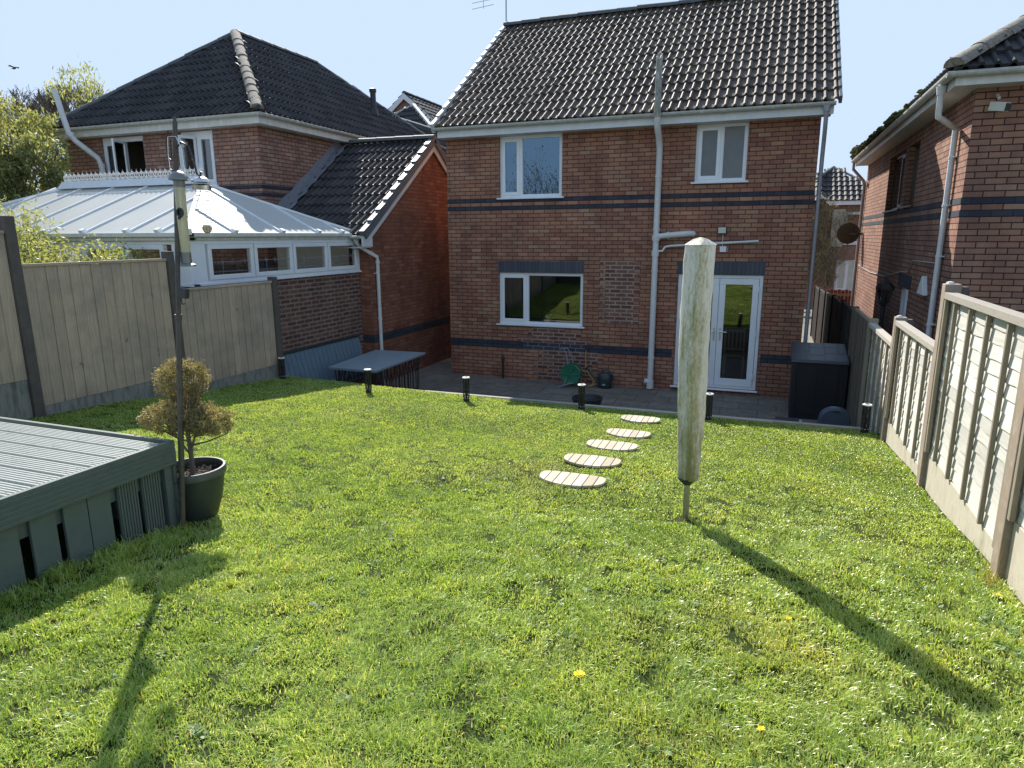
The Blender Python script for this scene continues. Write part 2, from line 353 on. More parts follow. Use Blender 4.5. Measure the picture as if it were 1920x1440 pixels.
        if smooth:
            try:
                me.set_sharp_from_angle(angle=math.radians(45))
            except Exception: pass
        if parent:
            ob.parent = parent
            if origin is None and parent.type != 'EMPTY': pass
            ob.matrix_parent_inverse = Matrix.Translation(-wloc(parent)) if wloc(parent).length > 0 else Matrix.Identity(4)
        return ob
def wloc(o):
    return Vector(o.get('_w', (0, 0, 0)))
def boxuv(me, o3=Vector((0, 0, 0))):
    uv = me.uv_layers.new(name='UVMap')
    for p in me.polygons:
        n = p.normal
        for li in p.loop_indices:
            v = me.vertices[me.loops[li].vertex_index].co + o3
            if abs(n.x) > abs(n.y) and abs(n.x) > abs(n.z)*.8: uv.data[li].uv = (v.y, v.z)
            elif abs(n.z) > .8: uv.data[li].uv = (v.x, v.y)
            else: uv.data[li].uv = (v.x, v.z)
def tag(o, label=None, cat=None, group=None, kind=None):
    if label: o['label'] = label
    if cat: o['category'] = cat
    if group: o['group'] = group
    if kind: o['kind'] = kind
    return o
def empty(name, loc, label, cat, group=None):
    o = bpy.data.objects.new(name, None); COL.objects.link(o); o.location = loc; o['_w'] = list(loc); o.empty_display_size = .1
    return tag(o, label, cat, group)
def copy_tree(o, parent=None, delta=None):
    c = o.copy(); COL.objects.link(c)
    if parent: c.parent = parent
    for ch in list(o.children): copy_tree(ch, c)
    return c
def bm_simple(name, m, parent, fn, **k):
    b = MB(); fn(b); return b.build(name, m, parent, **k)
# ---------------------------------------------------------------- terrain
def hfun(x, y):
    if y > 8.5: return .66
    z = .66+(8.5-max(y, -4))*.092+max(0, -x-3)*.02
    k = max(0, min(1, (8.3-y)/1.5))
    z += k*(.012*math.sin(1.7*x+.6*y)+.010*math.sin(2.3*y-1.1*x)+.008*math.sin(4.1*x+3.3*y))
    return z
def hnp(x, y):
    z = .66+(8.5-np.maximum(y, -4))*.092+np.maximum(0, -x-3)*.02
    k = np.clip((8.3-y)/1.5, 0, 1)
    return z+k*(.012*np.sin(1.7*x+.6*y)+.010*np.sin(2.3*y-1.1*x)+.008*np.sin(4.1*x+3.3*y))
M['ground_far'] = mat('far_ground', (.10, .10, .08), (.14, .13, .10), .5, .95)
b = MB(); b.add([(-400, -300, -.25), (400, -300, -.25), (400, 600, -.25), (-400, 600, -.25)], [(0, 1, 2, 3)])
tag(b.build('ground', M['ground_far']), kind='structure')
def lawnsoil():
    m, nt, bb = base('turf_soil')
    f = noise(nt, 5, 5, .6); g = noise(nt, 60, 4, .7)
    c = ramp(nt, f, [(.3, (.035, .055, .012)), (.6, (.05, .07, .018)), (.75, (.08, .075, .03))])
    c = mixc(nt, 1.0, c, ramp(nt, g, [(.3, (.5, .5, .5)), (.7, (1.2, 1.2, 1.2))]), 'MULTIPLY')
    nt.links.new(c, bb.inputs['Base Color']); bb.inputs['Roughness'].default_value = .95; bb.inputs['Specular IOR Level'].default_value = .1
    bump(nt, bb, g, .02); return m
M['turf'] = lawnsoil()
b = MB(); nx, ny = 76, 130
xs = [-7.0+8.33*i/(nx-1) for i in range(nx)]; ys = [-6+14.45*i/(ny-1) for i in range(ny)]
b.add([(x, y, hfun(x, y)) for y in ys for x in xs], [(j*nx+i, j*nx+i+1, (j+1)*nx+i+1, (j+1)*nx+i) for j in range(ny-1) for i in range(nx-1)])
for a_, b_ in (((-7.0, -6), (-7.0, 8.45)), ((1.33, -6), (1.33, 8.45))): pass
tag(b.build('lawn', M['turf'], smooth=True), kind='structure')
def patiomat():
    m, nt, bb = base('riven_patio_slabs')
    tc = N(nt, 'ShaderNodeTexCoord')
    br = N(nt, 'ShaderNodeTexBrick', offset=.5)
    br.inputs['Scale'].default_value = 1; br.inputs['Brick Width'].default_value = .6; br.inputs['Row Height'].default_value = .45
    br.inputs['Mortar Size'].default_value = .008
    br.inputs['Color1'].default_value = (.17, .155, .13, 1); br.inputs['Color2'].default_value = (.22, .20, .17, 1); br.inputs['Mortar'].default_value = (.10, .09, .08, 1)
    nt.links.new(tc.outputs['Object'], br.inputs['Vector'])
    f = noise(nt, 5, 7, .7)
    c = mixc(nt, 1.0, br.outputs['Color'], ramp(nt, f, [(.3, (.6, .6, .6)), (.7, (1.25, 1.22, 1.15))]), 'MULTIPLY')
    nt.links.new(c, bb.inputs['Base Color']); bb.inputs['Roughness'].default_value = .8
    h = math_(nt, 'ADD', math_(nt, 'MULTIPLY', f, .5), math_(nt, 'SUBTRACT', 1, br.outputs['Fac'])); bump(nt, bb, h, .006)
    return m
M['patio'] = patiomat()
b = MB(); b.add([(-7.6, 8.4, 0), (1.3, 8.4, 0), (1.3, 24, 0), (-7.6, 24, 0)], [(0, 1, 2, 3)])
tag(b.build('patio', M['patio']), kind='structure')
b = MB(); b.add([(1.3, 3, -.004), (2.4, 3, -.004), (2.4, 24, -.004), (1.3, 24, -.004)], [(0, 1, 2, 3)])
tag(b.build('side_path', M['patio']), kind='structure')
# raised ground of the garden to the left, and bank behind the garden
b = MB(); b.add([(-30, -6, .9), (-7.06, -6, .9), (-7.06, 8.4, .9), (-30, 8.4, .9), (-30, 8.4, -.25), (-7.06, 8.4, -.25)], [(0, 1, 2, 3), (3, 2, 5, 4)])
tag(b.build('neighbour_ground', M['turf']), kind='structure')
# ---------------------------------------------------------------- sleeper edging
t = empty('timber_edging', (-2.9, 8.5, .6), 'weathered grey timber edging board between the lawn and the sunken patio', 'edging')
b = MB(); xs_ = [-7.0, -4.6, -2.2, .2, 1.25]
for i in range(4):
    b.box((xs_[i]+.002, 8.45, .34), (xs_[i+1]-.002, 8.52, .685+.004*(i % 2)))
M['edging'] = wood('bleached_edging', [(.30, .275, .24), (.40, .365, .32), (.35, .32, .28)], sc=(.7, 9, 9))
b.build('board', M['edging'], t, bevel=.004)
b = MB(); b.box((-7.0, 8.455, -.02), (1.25, 8.515, .338)); b.build('retaining_board', M['batten'], t)
# ---------------------------------------------------------------- walls with openings
def wall_holes(b, Fr, u0, u1, z0, z1, holes, reveal=.10):
    """facade sheet in frame Fr with rectangular holes and their reveals"""
    o, U, Nn = Fr
    P = lambda u, z, n=0: (o[0]+U[0]*u+Nn[0]*n, o[1]+U[1]*u+Nn[1]*n, z)
    us = sorted({u0, u1, *[h[0] for h in holes], *[h[1] for h in holes]}); zs = sorted({z0, z1, *[h[2] for h in holes], *[h[3] for h in holes]})
    for i in range(len(us)-1):
        for j in range(len(zs)-1):
            cu, cz = (us[i]+us[i+1])/2, (zs[j]+zs[j+1])/2
            if any(h[0] < cu < h[1] and h[2] < cz < h[3] for h in holes): continue
            b.add([P(us[i], zs[j]), P(us[i+1], zs[j]), P(us[i+1], zs[j+1]), P(us[i], zs[j+1])], [(0, 1, 2, 3)])
    for (a, c, d, e) in holes:
        for q in (((a, d), (a, e)), ((c, e), (c, d)), ((a, e), (c, e)), ((c, d), (a, d))):
            (ua, za), (ub, zb) = q
            b.add([P(ua, za), P(ub, zb), P(ub, zb, -reveal), P(ua, za, -reveal)], [(0, 1, 2, 3)])
def window(parent, Fr, u0, u1, z0, z1, lights, fm='upvc', gm='glass', fr=.055, set_=-.045, sill=True, name='window', tr=0, sillz=.0, bars=None, label=None):
    """lights: list of (fraction0, fraction1, opening)"""
    b = MB(); n0, n1 = set_-.06, set_
    w = u1-u0
    b.fbox(Fr, u0, u1, z0, z0+fr, n0, n1); b.fbox(Fr, u0, u1, z1-fr-tr, z1, n0, n1)
    b.fbox(Fr, u0, u0+fr, z0+fr, z1-fr-tr, n0, n1); b.fbox(Fr, u1-fr, u1, z0+fr, z1-fr-tr, n0, n1)
    g = []
    for i, (f0, f1, op) in enumerate(lights):
        a, c = u0+w*f0, u0+w*f1
        if f0 > 0: b.fbox(Fr, a-fr/2, a+fr/2, z0+fr, z1-fr-tr, n0, n1)
        ia = a+(fr if f0 == 0 else fr/2); ic = c-(fr if f1 == 1 else fr/2); iz0, iz1 = z0+fr, z1-fr-tr
        if op:
            k = .05; m0, m1 = n1-.02, n1+.012
            b.fbox(Fr, ia-.012, ic+.012, iz0-.012, iz0+k, m0, m1); b.fbox(Fr, ia-.012, ic+.012, iz1-k, iz1+.012, m0, m1)
            b.fbox(Fr, ia-.012, ia+k, iz0+k, iz1-k, m0, m1); b.fbox(Fr, ic-k, ic+.012, iz0+k, iz1-k, m0, m1)
            g.append((ia+k, ic-k, iz0+k, iz1-k, n1-.01))
        else:
            k = .012; b.fbox(Fr, ia, ia+k, iz0, iz1, n0+.01, n1-.012); b.fbox(Fr, ic-k, ic, iz0, iz1, n0+.01, n1-.012)
            g.append((ia+k, ic-k, iz0+k*0, iz1, n1-.028))
    f = b.build(name, M[fm], parent, bevel=.004)
    if label: f['label'] = label
    o, U, Nn = Fr
    pb = MB()
    for (a, c, d, e, n) in g:
        pb.fquad(Fr, a-.004, c+.004, d-.004, e+.004, n)
    p = pb.build('pane', M[gm], f, fix=False)
    if sill:
        sb = MB(); sb.fbox(Fr, u0-.05, u1+.05, z0-.03+sillz, z0-.001, n0, .045); sb.build('sill', M[fm], f, bevel=.004)
    return f
# ---------------------------------------------------------------- roof tiles
def tiles(name, O, U, V, lu, lv, m, parent, inside=None, roll=.153, gauge=.345, amp=.042, thick=.036, seg=8, two=2, flat=.5):
    """interlocking roll tiles: O eave start, U along eave, V up the slope"""
    O = Vector(O); U = Vector(U).normalized(); V = Vector(V).normalized(); Nn = U.cross(V)
    if Nn.z < 0: Nn = -Nn
    nr = int(round(lu/roll)); nc = int(math.ceil(lv/gauge-1e-6))
    verts = []; faces = []; rnd = []
    def prof(t):            # t in 0..1 over one roll
        if t < flat: return -.10+.0*t
        s = (t-flat)/(1-flat)
        return math.sin(PI*s)**.75 - .1
    for k in range(nc):
        v0 = k*gauge; v1 = min((k+1)*gauge+.03, lv)
        for i in range(0, nr, two):
            jn = random.uniform(-.002, .003); jv = random.uniform(-.005, .005); rr = random.random()
            i1 = min(nr, i+two)
            uc, vc = (i+.5*(i1-i))*roll, v0+gauge/2
            if inside and not inside(uc, vc): continue
            base_i = len(verts); n = (i1-i)*seg+1
            for row in range(3):
                for s in range(n):
                    u = i*roll+s*roll/seg
                    h = prof((s % seg)/seg if s < n-1 else 0.0)*amp
                    if s % seg == 0: h = prof(0)*amp
                    if row == 0: vv = v0+jv; hh = h-.004
                    elif row == 1: vv = v0+jv; hh = h+thick+jn
                    else: vv = v1; hh = h+jn-.004
                    p = O+U*u+V*vv+Nn*hh
                    verts.append((p.x, p.y, p.z)); rnd.append(rr)
            for row in range(2):
                for s in range(n-1):
                    a = base_i+row*n+s; faces.append((a, a+1, a+n+1, a+n))
            e = base_i+n-1
            # side lip of the tile
            p = O+U*(i1*roll)+V*(v0+jv)+Nn*(-.01)
    me = bpy.data.meshes.new(name); me.from_pydata(verts, [], faces)
    at = me.attributes.new('rnd', 'FLOAT', 'POINT'); at.data.foreach_set('value', rnd)
    # orient upwards
    if len(me.polygons):
        nsum = sum(p.normal.z for p in list(me.polygons)[:400])
        if nsum < 0: me.flip_normals()
    me.materials.append(m); ob = bpy.data.objects.new(name, me); COL.objects.link(ob)
    if parent: ob.parent = parent; ob.matrix_parent_inverse = Matrix.Translation(-wloc(parent))
    return ob
def ridge(name, pts, m, parent, rad=.11, seg=.45):
    """half round ridge or hip tiles from a to b, overlapping ends"""
    b = MB()
    for a, c in pts:
        a = Vector(a); c = Vector(c); L = (c-a).length; n = max(1, int(round(L/seg))); d = (c-a)/n
        dn = d.normalized(); x = dn.cross(Vector((0, 0, 1))).normalized(); y = x.cross(dn)
        for i in range(n):
            p0 = a+d*i; p1 = a+d*(i+1)+dn*.03
            j = random.uniform(-.006, .006)
            ring = []
            for (p, rr) in ((p0, rad*1.06), (p1, rad*.95)):
                for q in range(9):
                    an = PI*q/8; ring.append(p+x*math.cos(an)*rr+y*(math.sin(an)*rr*.8-.02+j))
            fs = [(q, q+1, 9+q+1, 9+q) for q in range(8)]+[tuple(range(8, -1, -1)), tuple(range(9, 18))]
            b.add(ring, fs)
    return b.build(name, m, parent, smooth=True)
def gutter(name, pts, m, parent, rad=.056, joints=True):
    b = MB()
    for a, c in pts:
        a = Vector(a); c = Vector(c); d = (c-a).normalized(); x = d.cross(Vector((0, 0, 1))).normalized()
        prof = [(math.cos(PI+PI*q/8)*rad, math.sin(PI+PI*q/8)*rad) for q in range(9)]
        inner = [(math.cos(PI+PI*q/8)*(rad-.006), math.sin(PI+PI*q/8)*(rad-.006)+.003) for q in range(8, -1, -1)]
        P = prof+inner
        b.prism([a+x*p+Vector((0, 0, q)) for p, q in P], c-a)
        L = (c-a).length; n = int(L/1.9)
        for i in range(1, n+1):
            o = a+d*(i*L/(n+1)+.15*math.sin(i*3)); pr = [(p*1.12, q*1.12) for p, q in prof]+[(p*.98, q*.98) for p, q in reversed(prof)]
            b.prism([o+x*p+Vector((0, 0, q)) for p, q in pr], d*.06)
    return b.build(name, m, parent)
# ================================================================ MAIN HOUSE
D = 12.77
XL, XR = -6.25, .64
FH = ((0, D, 0), (1, 0, 0), (0, -1, 0))
house = empty('brick_house', (-2.8, D, 0), 'red brick house with brown tiled roof and french doors facing the lawn', 'house')
holes = [(-5.13, -3.36, 1.143, 2.185), (-1.555, -.06, .10, 2.205), (-5.10, -3.815, 3.643, 4.93), (-1.357, -.485, 3.828, 4.93)]
b = MB(); wall_holes(b, FH, XL, XR, 0, 4.95, holes)
b.add([(XL, D, 0), (XL, 17.95, 0), (XL, 17.95, 6.5), (XL, 16.4, 7.62), (XL, D, 4.95)], [(0, 1, 2, 3, 4)])
b.add([(XR, D, 0), (XR, 17.95, 0), (XR, 17.95, 6.5), (XR, 16.4, 7.62), (XR, D, 4.95)], [(4, 3, 2, 1, 0)])
b.add([(XL, 17.95, 0), (XR, 17.95, 0), (XR, 17.95, 6.5), (XL, 17.95, 6.5)], [(0, 1, 2, 3)])
b.build('wall', M['brick'], house, uv=True, fix=False)
# interior so that the rooms are dark and real
b = MB()
for (x0, x1, z0, z1, dep) in ((-6.1, -2.6, .12, 2.45, 3.2), (-2.5, .5, .11, 2.45, 3.2), (-6.1, -2.6, 2.6, 4.9, 3.0)):
    y0, y1 = D+.12, D+dep
    b.add([(x0, y0, z0), (x1, y0, z0), (x1, y1, z0), (x0, y1, z0), (x0, y0, z1), (x1, y0, z1), (x1, y1, z1), (x0, y1, z1)],
          [(0, 1, 2, 3), (7, 6, 5, 4), (2, 6, 7, 3), (1, 5, 6, 2), (3, 7, 4, 0)])
b.build('room', M['room'], house, fix=False)
# bands
b = MB()
segs = lambda a, c: [(a, c)]
def band(b, z0, z1, xa, xb): b.fbox(FH, xa, xb, z0, z1, -.02, .004)
b.fbox(FH, XL-.003, XR+.003, 3.561, 3.636, -.02, .004); b.fbox(FH, XL-.003, XR+.003, 3.411, 3.486, -.02, .004)
b.fbox(FH, XL-.003, -4.60, .636, .786, -.02, .004); b.fbox(FH, -3.30, -1.60, .636, .786, -.02, .004); b.fbox(FH, -.02, XR+.003, .636, .786, -.02, .004)
b.build('brick_band', M['blue_brick'], house, uv=True)
b = MB(); b.fbox(FH, -4.60, -3.30, .636, .786, -.02, .005); o_ = b.build('brick_band', M['blue_brick_light'], house, uv=True); o_['label'] = 'repointed stretch of dark band with pale joints'
b = MB(); b.fbox(FH, -5.14, -3.35, 2.19, 2.415, -.02, .004); b.build('lintel', M['soldier'], house, uv=True); b = MB(); b.fbox(FH, -1.57, -.045, 2.21, 2.435, -.02, .004)
b.build('lintel', M['soldier'], house, uv=True)
# repointed patches in whole bricks
b = MB()
def patch(x0, x1, z0, z1, keep):
    k0 = int(math.floor((z0-.036)/.075)); k1 = int(math.ceil((z1-.036)/.075))
    for k in range(k0, k1):
        off = .1125 if k % 2 else 0
        i0 = int(math.floor((x0-off)/.225)); i1 = int(math.ceil((x1-off)/.225))
        for i in range(i0, i1):
            xa = i*.225+off; xb = xa+.225; za = k*.075+.036; zb = za+.075
            if keep((xa+xb)/2, (za+zb)/2): b.fbox(FH, xa, xb, za, zb, -.01, .003, r=.5)
patch(-3.05, -2.3, 1.2, 2.43, lambda x, z: abs(x+2.66) < .36 and 1.2 < z < 2.41)
b.build('repointed_patch', M['brick_patch'], house, uv=True); b = MB()
patch(-4.9, -3.2, .80, 1.13, lambda x, z: .79 < z < 1.11 and abs(x+3.95) < (.35+(1.15-z)*.9+.12*math.sin(z*40)))
b.build('repointed_patch', M['brick_patch'], house, uv=True); b = MB()
patch(-4.6, -3.0, .05, .636, lambda x, z: .05 < z < .63 and abs(x+3.65) < (.62+.12*math.sin(z*50)))
b.build('repointed_patch', M['brick_patch'], house, uv=True)
window(house, FH, -5.13, -3.36, 1.145, 2.183, [(0, .335, True), (.335, 1, False)], label='wide ground floor kitchen window')
window(house, FH, -5.10, -3.815, 3.645, 4.80, [(0, .335, True), (.335, 1, False)], gm='glass_up', fr=.06, label='upper window reflecting sky')
window(house, FH, -1.357, -.485, 3.83, 4.80, [(0, .5, True), (.5, 1, False)], gm='frost', label='frosted bathroom window')
b = MB(); b.fbox(FH, -5.10, -3.815, 4.801, 4.95, -.09, -.02); b.build('window_head', M['cream'], house); b = MB(); b.fbox(FH, -1.357, -.485, 4.801, 4.95, -.09, -.02); b.build('window_head', M['cream'], house)
# french doors
dz0, dz1 = .10, 2.20
b = MB(); fr = .06
b.fbox(FH, -1.55, -.065, dz0, dz0+.05, -.11, -.04); b.fbox(FH, -1.55, -.065, dz1-fr, dz1, -.11, -.04)
b.fbox(FH, -1.55, -1.49, dz0+.05, dz1-fr, -.11, -.04); b.fbox(FH, -.125, -.065, dz0+.05, dz1-fr, -.11, -.04)
b.fbox(FH, -1.60, -.03, dz0-.025, dz0-.001, -.11, .07)
dfr = b.build('door_frame', M['upvc'], house, bevel=.004)
mid = -.8075
for (a, c, hs) in ((-1.485, mid-.003, mid-.05), (mid+.003, -.13, mid+.055)):
    b = MB(); k = .105; z0, z1 = dz0+.055, dz1-fr-.005
    b.fbox(FH, a, c, z0, z0+k+.03, -.09, -.028); b.fbox(FH, a, c, z1-k, z1, -.09, -.028)
    b.fbox(FH, a, a+k, z0+k+.03, z1-k, -.09, -.028); b.fbox(FH, c-k, c, z0+k+.03, z1-k, -.09, -.028)
    dr = b.build('french_door', M['upvc'], house, bevel=.005)
    b = MB(); b.fquad(FH, a+k-.003, c-k+.003, z0+k+.027, z1-k+.003, -.055); b.build('pane', M['glass'], dr, fix=False)
    b = MB(); b.fbox(FH, hs-.014, hs+.014, 1.0, 1.23, -.028, -.018)
    sgn = -1 if hs < mid else 1
    b.tube([(hs, D+.028, 1.17), (hs, D-.03, 1.17), (hs+sgn*.12, D-.03, 1.165)], .009, 8)
    b.build('handle', M['silver'], dr)
    e = a+.012 if sgn < 0 else c-.012
    for z in (.35, 1.15, 1.95): hb = MB(); hb.fbox(FH, e-.022, e+.022, z-.05, z+.05, -.03, -.008); hb.build('hinge', M['upvc'], dr, bevel=.004)
# fascia, soffit, gutter
b = MB(); b.box((XL-.09, 12.50, 4.80), (XR+.13, 12.525, 4.985)); b.box((XL-.09, 12.526, 4.80), (XR+.13, D-.001, 4.812))
b.build('fascia', M['fascia'], house)
gutter('gutter', [((XL-.10, 12.435, 4.975), (XR+.18, 12.435, 4.975))], M['gutter'], house)
# roof
ang = math.atan2(7.86-4.99, 16.4-12.40); SLP = (0, math.cos(ang), math.sin(ang)); LV = math.hypot(7.80-4.99, 16.4-12.40)
ob = tiles('roof', (XL-.09, 12.42, 4.985), (1, 0, 0), SLP, 7.20, LV, M['tile'], house)
tiles('rear_roof', (XR+.31, 18.2, 4.985+(20.4-18.2)*math.tan(ang)), (-1, 0, 0), (0, -SLP[1], SLP[2]), 7.20, 1.8/math.cos(ang), M['tile'], house, seg=4)
b = MB(); b.add([(XL, 12.55, 4.95), (XR+.1, 12.55, 4.95), (XR+.1, 16.4, 7.70), (XL, 16.4, 7.70), (XL, 18.1, 6.45), (XR+.1, 18.1, 6.45)], [(0, 1, 2, 3), (3, 2, 5, 4)])
b.build('roof_felt', M['black_plastic'], house)
ridge('ridge_tile', [((XL-.12, 16.4, 7.86), (XR+.30, 16.4, 7.86))], M['ridge'], house, .13, .45)
def verge(name, x0, x1, y0, z0, y1, z1, m, parent, drop=.10, gauge=.345, lift=.075):
    b = MB(); a = Vector((0, y0, z0)); c = Vector((0, y1, z1)); L = (c-a).length; d = (c-a).normalized(); n_ = Vector((0, -d.z, d.y))
    if n_.z < 0: n_ = -n_
    k = int(round(L/gauge))
    for i in range(k):
        p = a+d*(i*L/k); q = a+d*((i+1)*L/k+.02)
        lo = [p-n_*drop+Vector((x0, 0, 0)), p-n_*drop+Vector((x1, 0, 0)), q-n_*(drop)+Vector((x1, 0, 0)), q-n_*drop+Vector((x0, 0, 0))]
        hi = [p+n_*lift+Vector((x0, 0, 0)), p+n_*lift+Vector((x1, 0, 0)), q+n_*(lift-.03)+Vector((x1, 0, 0)), q+n_*(lift-.03)+Vector((x0, 0, 0))]
        b.hexa(lo, hi)
    return b.build(name, m, parent, bevel=.006)
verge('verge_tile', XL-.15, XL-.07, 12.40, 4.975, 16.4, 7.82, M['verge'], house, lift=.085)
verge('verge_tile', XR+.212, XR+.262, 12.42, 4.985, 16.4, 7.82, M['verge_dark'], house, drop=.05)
b = MB()
for (x0, x1) in ((XL-.085, XL-.06), (XR+.13, XR+.16)):
    b = MB(); b.prism([(x0, 12.5, 4.80), (x0, 12.5, 4.96), (x0, 16.4, 7.76), (x0, 16.4, 7.56)], (x1-x0, 0, 0)); b.build('bargeboard', M['fascia'], house)
# soil pipe
x = -1.975
b = MB(); y = 12.69
b.tube([(x, y, .02), (x, y, 3.2), (x, y, 4.42), (x-.005, 12.56, 4.62), (x-.01, 12.36, 4.78), (x-.01, 12.34, 4.95)], .055, 14)
for z, rr in ((.66, .066), (2.30, .066), (2.58, .070), (2.86, .075), (3.05, .066), (3.98, .066)): b.lathe((x, y, z-.05), [(rr, 0), (rr, .10 if z in (2.58, 2.86) else .03)], 14)
b.tube([(x, y, .14), (x-.11, y-.03, .17)], .05, 12); b.lathe((x, y, .02), [(.07, 0), (.07, .16)], 14)
b.tube([(x, y, 2.88), (x+.20, y-.02, 2.905), (x+.60, y+.0, 2.935), (x+.66, y+.07, 2.93)], .052, 12)
b.tube([(x+.2, y-.02, 2.905), (x+.24, y-.02, 2.908)], .062, 12)
b.tube([(x, y, 2.62), (x+.13, y-.02, 2.625), (x+.15, y-.01, 2.66), (x+.18, y, 2.70), (x+.26, y, 2.715), (x+1.78, y+.02, 2.80)], .021, 10)
b.lathe((x, y-.055, 2.88), [(.03, -.02), (.03, .02)], 10)
sp_ = b.build('soil_pipe', M['pipe'], house, smooth=True)
b = MB(); b.tube([(x-.01, 12.34, 4.94), (x-.01, 12.34, 5.4), (x-.01, 12.34, 5.82)], .054, 14); b.lathe((x-.01, 12.34, 4.90), [(.064, 0), (.064, .09)], 14)
b.build('vent_pipe', M['pipe_dirty'], house, smooth=True)
b = MB()
for k in range(8):
    a = k*PI/4; b.tube([(x-.01+.05*math.cos(a), 12.34+.05*math.sin(a), 5.81), (x-.01+.052*math.cos(a), 12.34+.052*math.sin(a), 5.88), (x-.01+.02*math.cos(a), 12.34+.02*math.sin(a), 5.93)], .004, 5)
b.tube([(x-.01+.05*math.cos(k*PI/8), 12.34+.05*math.sin(k*PI/8), 5.86) for k in range(17)], .004, 5)
b.build('pipe_cage', M['gutter'], house)
# rainwater downpipe on the right corner
b = MB(); b.tube([(.69, 12.44, 4.94), (.69, 12.44, 4.82), (.70, 12.60, 4.55), (.71, 12.84, 4.25), (.71, 12.85, 4.1), (.71, 12.85, .05)], .034, 12)
b.lathe((.69, 12.44, 4.83), [(.045, 0), (.06, .10)], 12)
for z in (3.9, 3.0, 1.55, .4): b.lathe((.71, 12.85, z), [(.042, 0), (.042, .03)], 12); b.box((.64, 12.84, z+.005), (.70, 12.86, z+.02))
b.build('downpipe', M['pipe_grey'], house, smooth=True)
# floodlight, junction box, standpipe, hose bib
b = MB(); b.fbox(FH, -.90, -.74, 2.92, 3.05, .02, .05); b.fbox(FH, -.85, -.79, 2.95, 3.02, 0, .02)
fl = b.build('floodlight', M['black_plastic'], house, bevel=.006)
b = MB(); b.fbox(FH, -.885, -.755, 2.94, 3.04, .051, .056); b.build('lamp_glass', M['lamp_glass'], fl)
b = MB(); b.fbox(FH, -.84, -.73, 2.61, 2.71, 0, .05); b.tube([(-.80, D-.01, 2.92), (-.80, D-.012, 2.71)], .006, 6); b.tube([(-.73, D-.02, 2.69), (-.705, D-.02, 2.66), (-.71, D-.02, 2.62), (-.73, D-.02, 2.61)], .005, 6)
b.build('junction_box', M['upvc'], house, bevel=.006)
b = MB(); b.tube([(-5.03, 12.70, 0), (-5.03, 12.70, .42)], .022, 10); b.lathe((-5.03, 12.70, .40), [(.035, 0), (.035, .07), (.02, .09)], 10); b.tube([(-5.03, 12.7, .44), (-5.0, 12.66, .46)], .02, 8)
b.build('standpipe', M['black_metal'], house, smooth=True)
# aerial on ridge
ax, ay = XL-.10, 16.42
b = MB(); b.tube([(ax, ay, 7.6), (ax, ay, 9.4)], .016, 8)
p0 = Vector((ax, ay, 8.72)); dd = Vector((-.93, -.30, -.12)).normalized(); q = Vector((0.25, -.35, -.9)).normalized()
b.tube([p0, p0+dd*.95], .01, 6)
for k in range(9):
    c = p0+dd*(.12+.1*k); e = dd.cross(Vector((0, 0, 1))).normalized(); e2 = (Vector((0.4, 0, -1)))*.5
    b.tube([c-e*.14-Vector((-.05, 0, -.07)), c+e*.14+Vector((-.05, 0, -.07))], .005, 5)
c = p0+dd*.55
for s_ in (-.22, -.34): b.tube([c+Vector((0, 0, s_))+dd*-.25, c+Vector((0, 0, s_*1.1))+dd*.28], .006, 5)
b.tube([c+Vector((0, 0, -.4)), c], .006, 5)
b.build('aerial', M['pipe_grey'], house)
# objects inside
def plantpot():
    t = empty('houseplant', (-4.13, D+.14, 1.16), 'small leafy houseplant in a white pot on the kitchen window sill', 'houseplant')
    b = MB(); b.lathe((-4.13, D+.2, 1.20), [(.045, 0), (.06, .13), (.055, .13), (.05, .11)], 16); b.build('pot', M['white_pot'], t, smooth=True)
    b = MB()
    for k in range(110):
        a = random.uniform(0, 2*PI); l = random.uniform(.05, .26); r_ = random.uniform(.02, .15)
        p = Vector((-4.13+r_*math.cos(a), D+.2+r_*math.sin(a)*.6, 1.32+l)); d = Vector((random.uniform(-1, 1), random.uniform(-1, 1), random.uniform(-.5, 1))).normalized()*.05; e = d.cross(Vector((0, 0, 1))).normalized()*.014
        b.add([p, p+d*.5+e, p+d, p+d*.5-e], [(0, 1, 2, 3)])
    for k in range(8): b.tube([(-4.13, D+.2, 1.3), (-4.13+random.uniform(-.1, .1), D+.2+random.uniform(-.05, .05), 1.5)], .003, 4)
    b.build('foliage', M['leaf_house'], t, fix=False)
    b = MB(); b.box((-5.1, D+.125, 1.165), (-3.4, D+.34, 1.195)); return b
plantpot().build('window_board', M['upvc'], house)
b = MB()
for k in range(26):
    x0 = -5.05+k*.02; y_ = D+.30+.025*math.sin(k*1.3)
    b.add([(x0, y_, 1.2), (x0+.02, D+.30+.025*math.sin((k+1)*1.3), 1.2), (x0+.02, D+.30+.025*math.sin((k+1)*1.3), 2.3), (x0, y_, 2.3)], [(0, 1, 2, 3)])
b.build('curtain', M['curtain'], house)
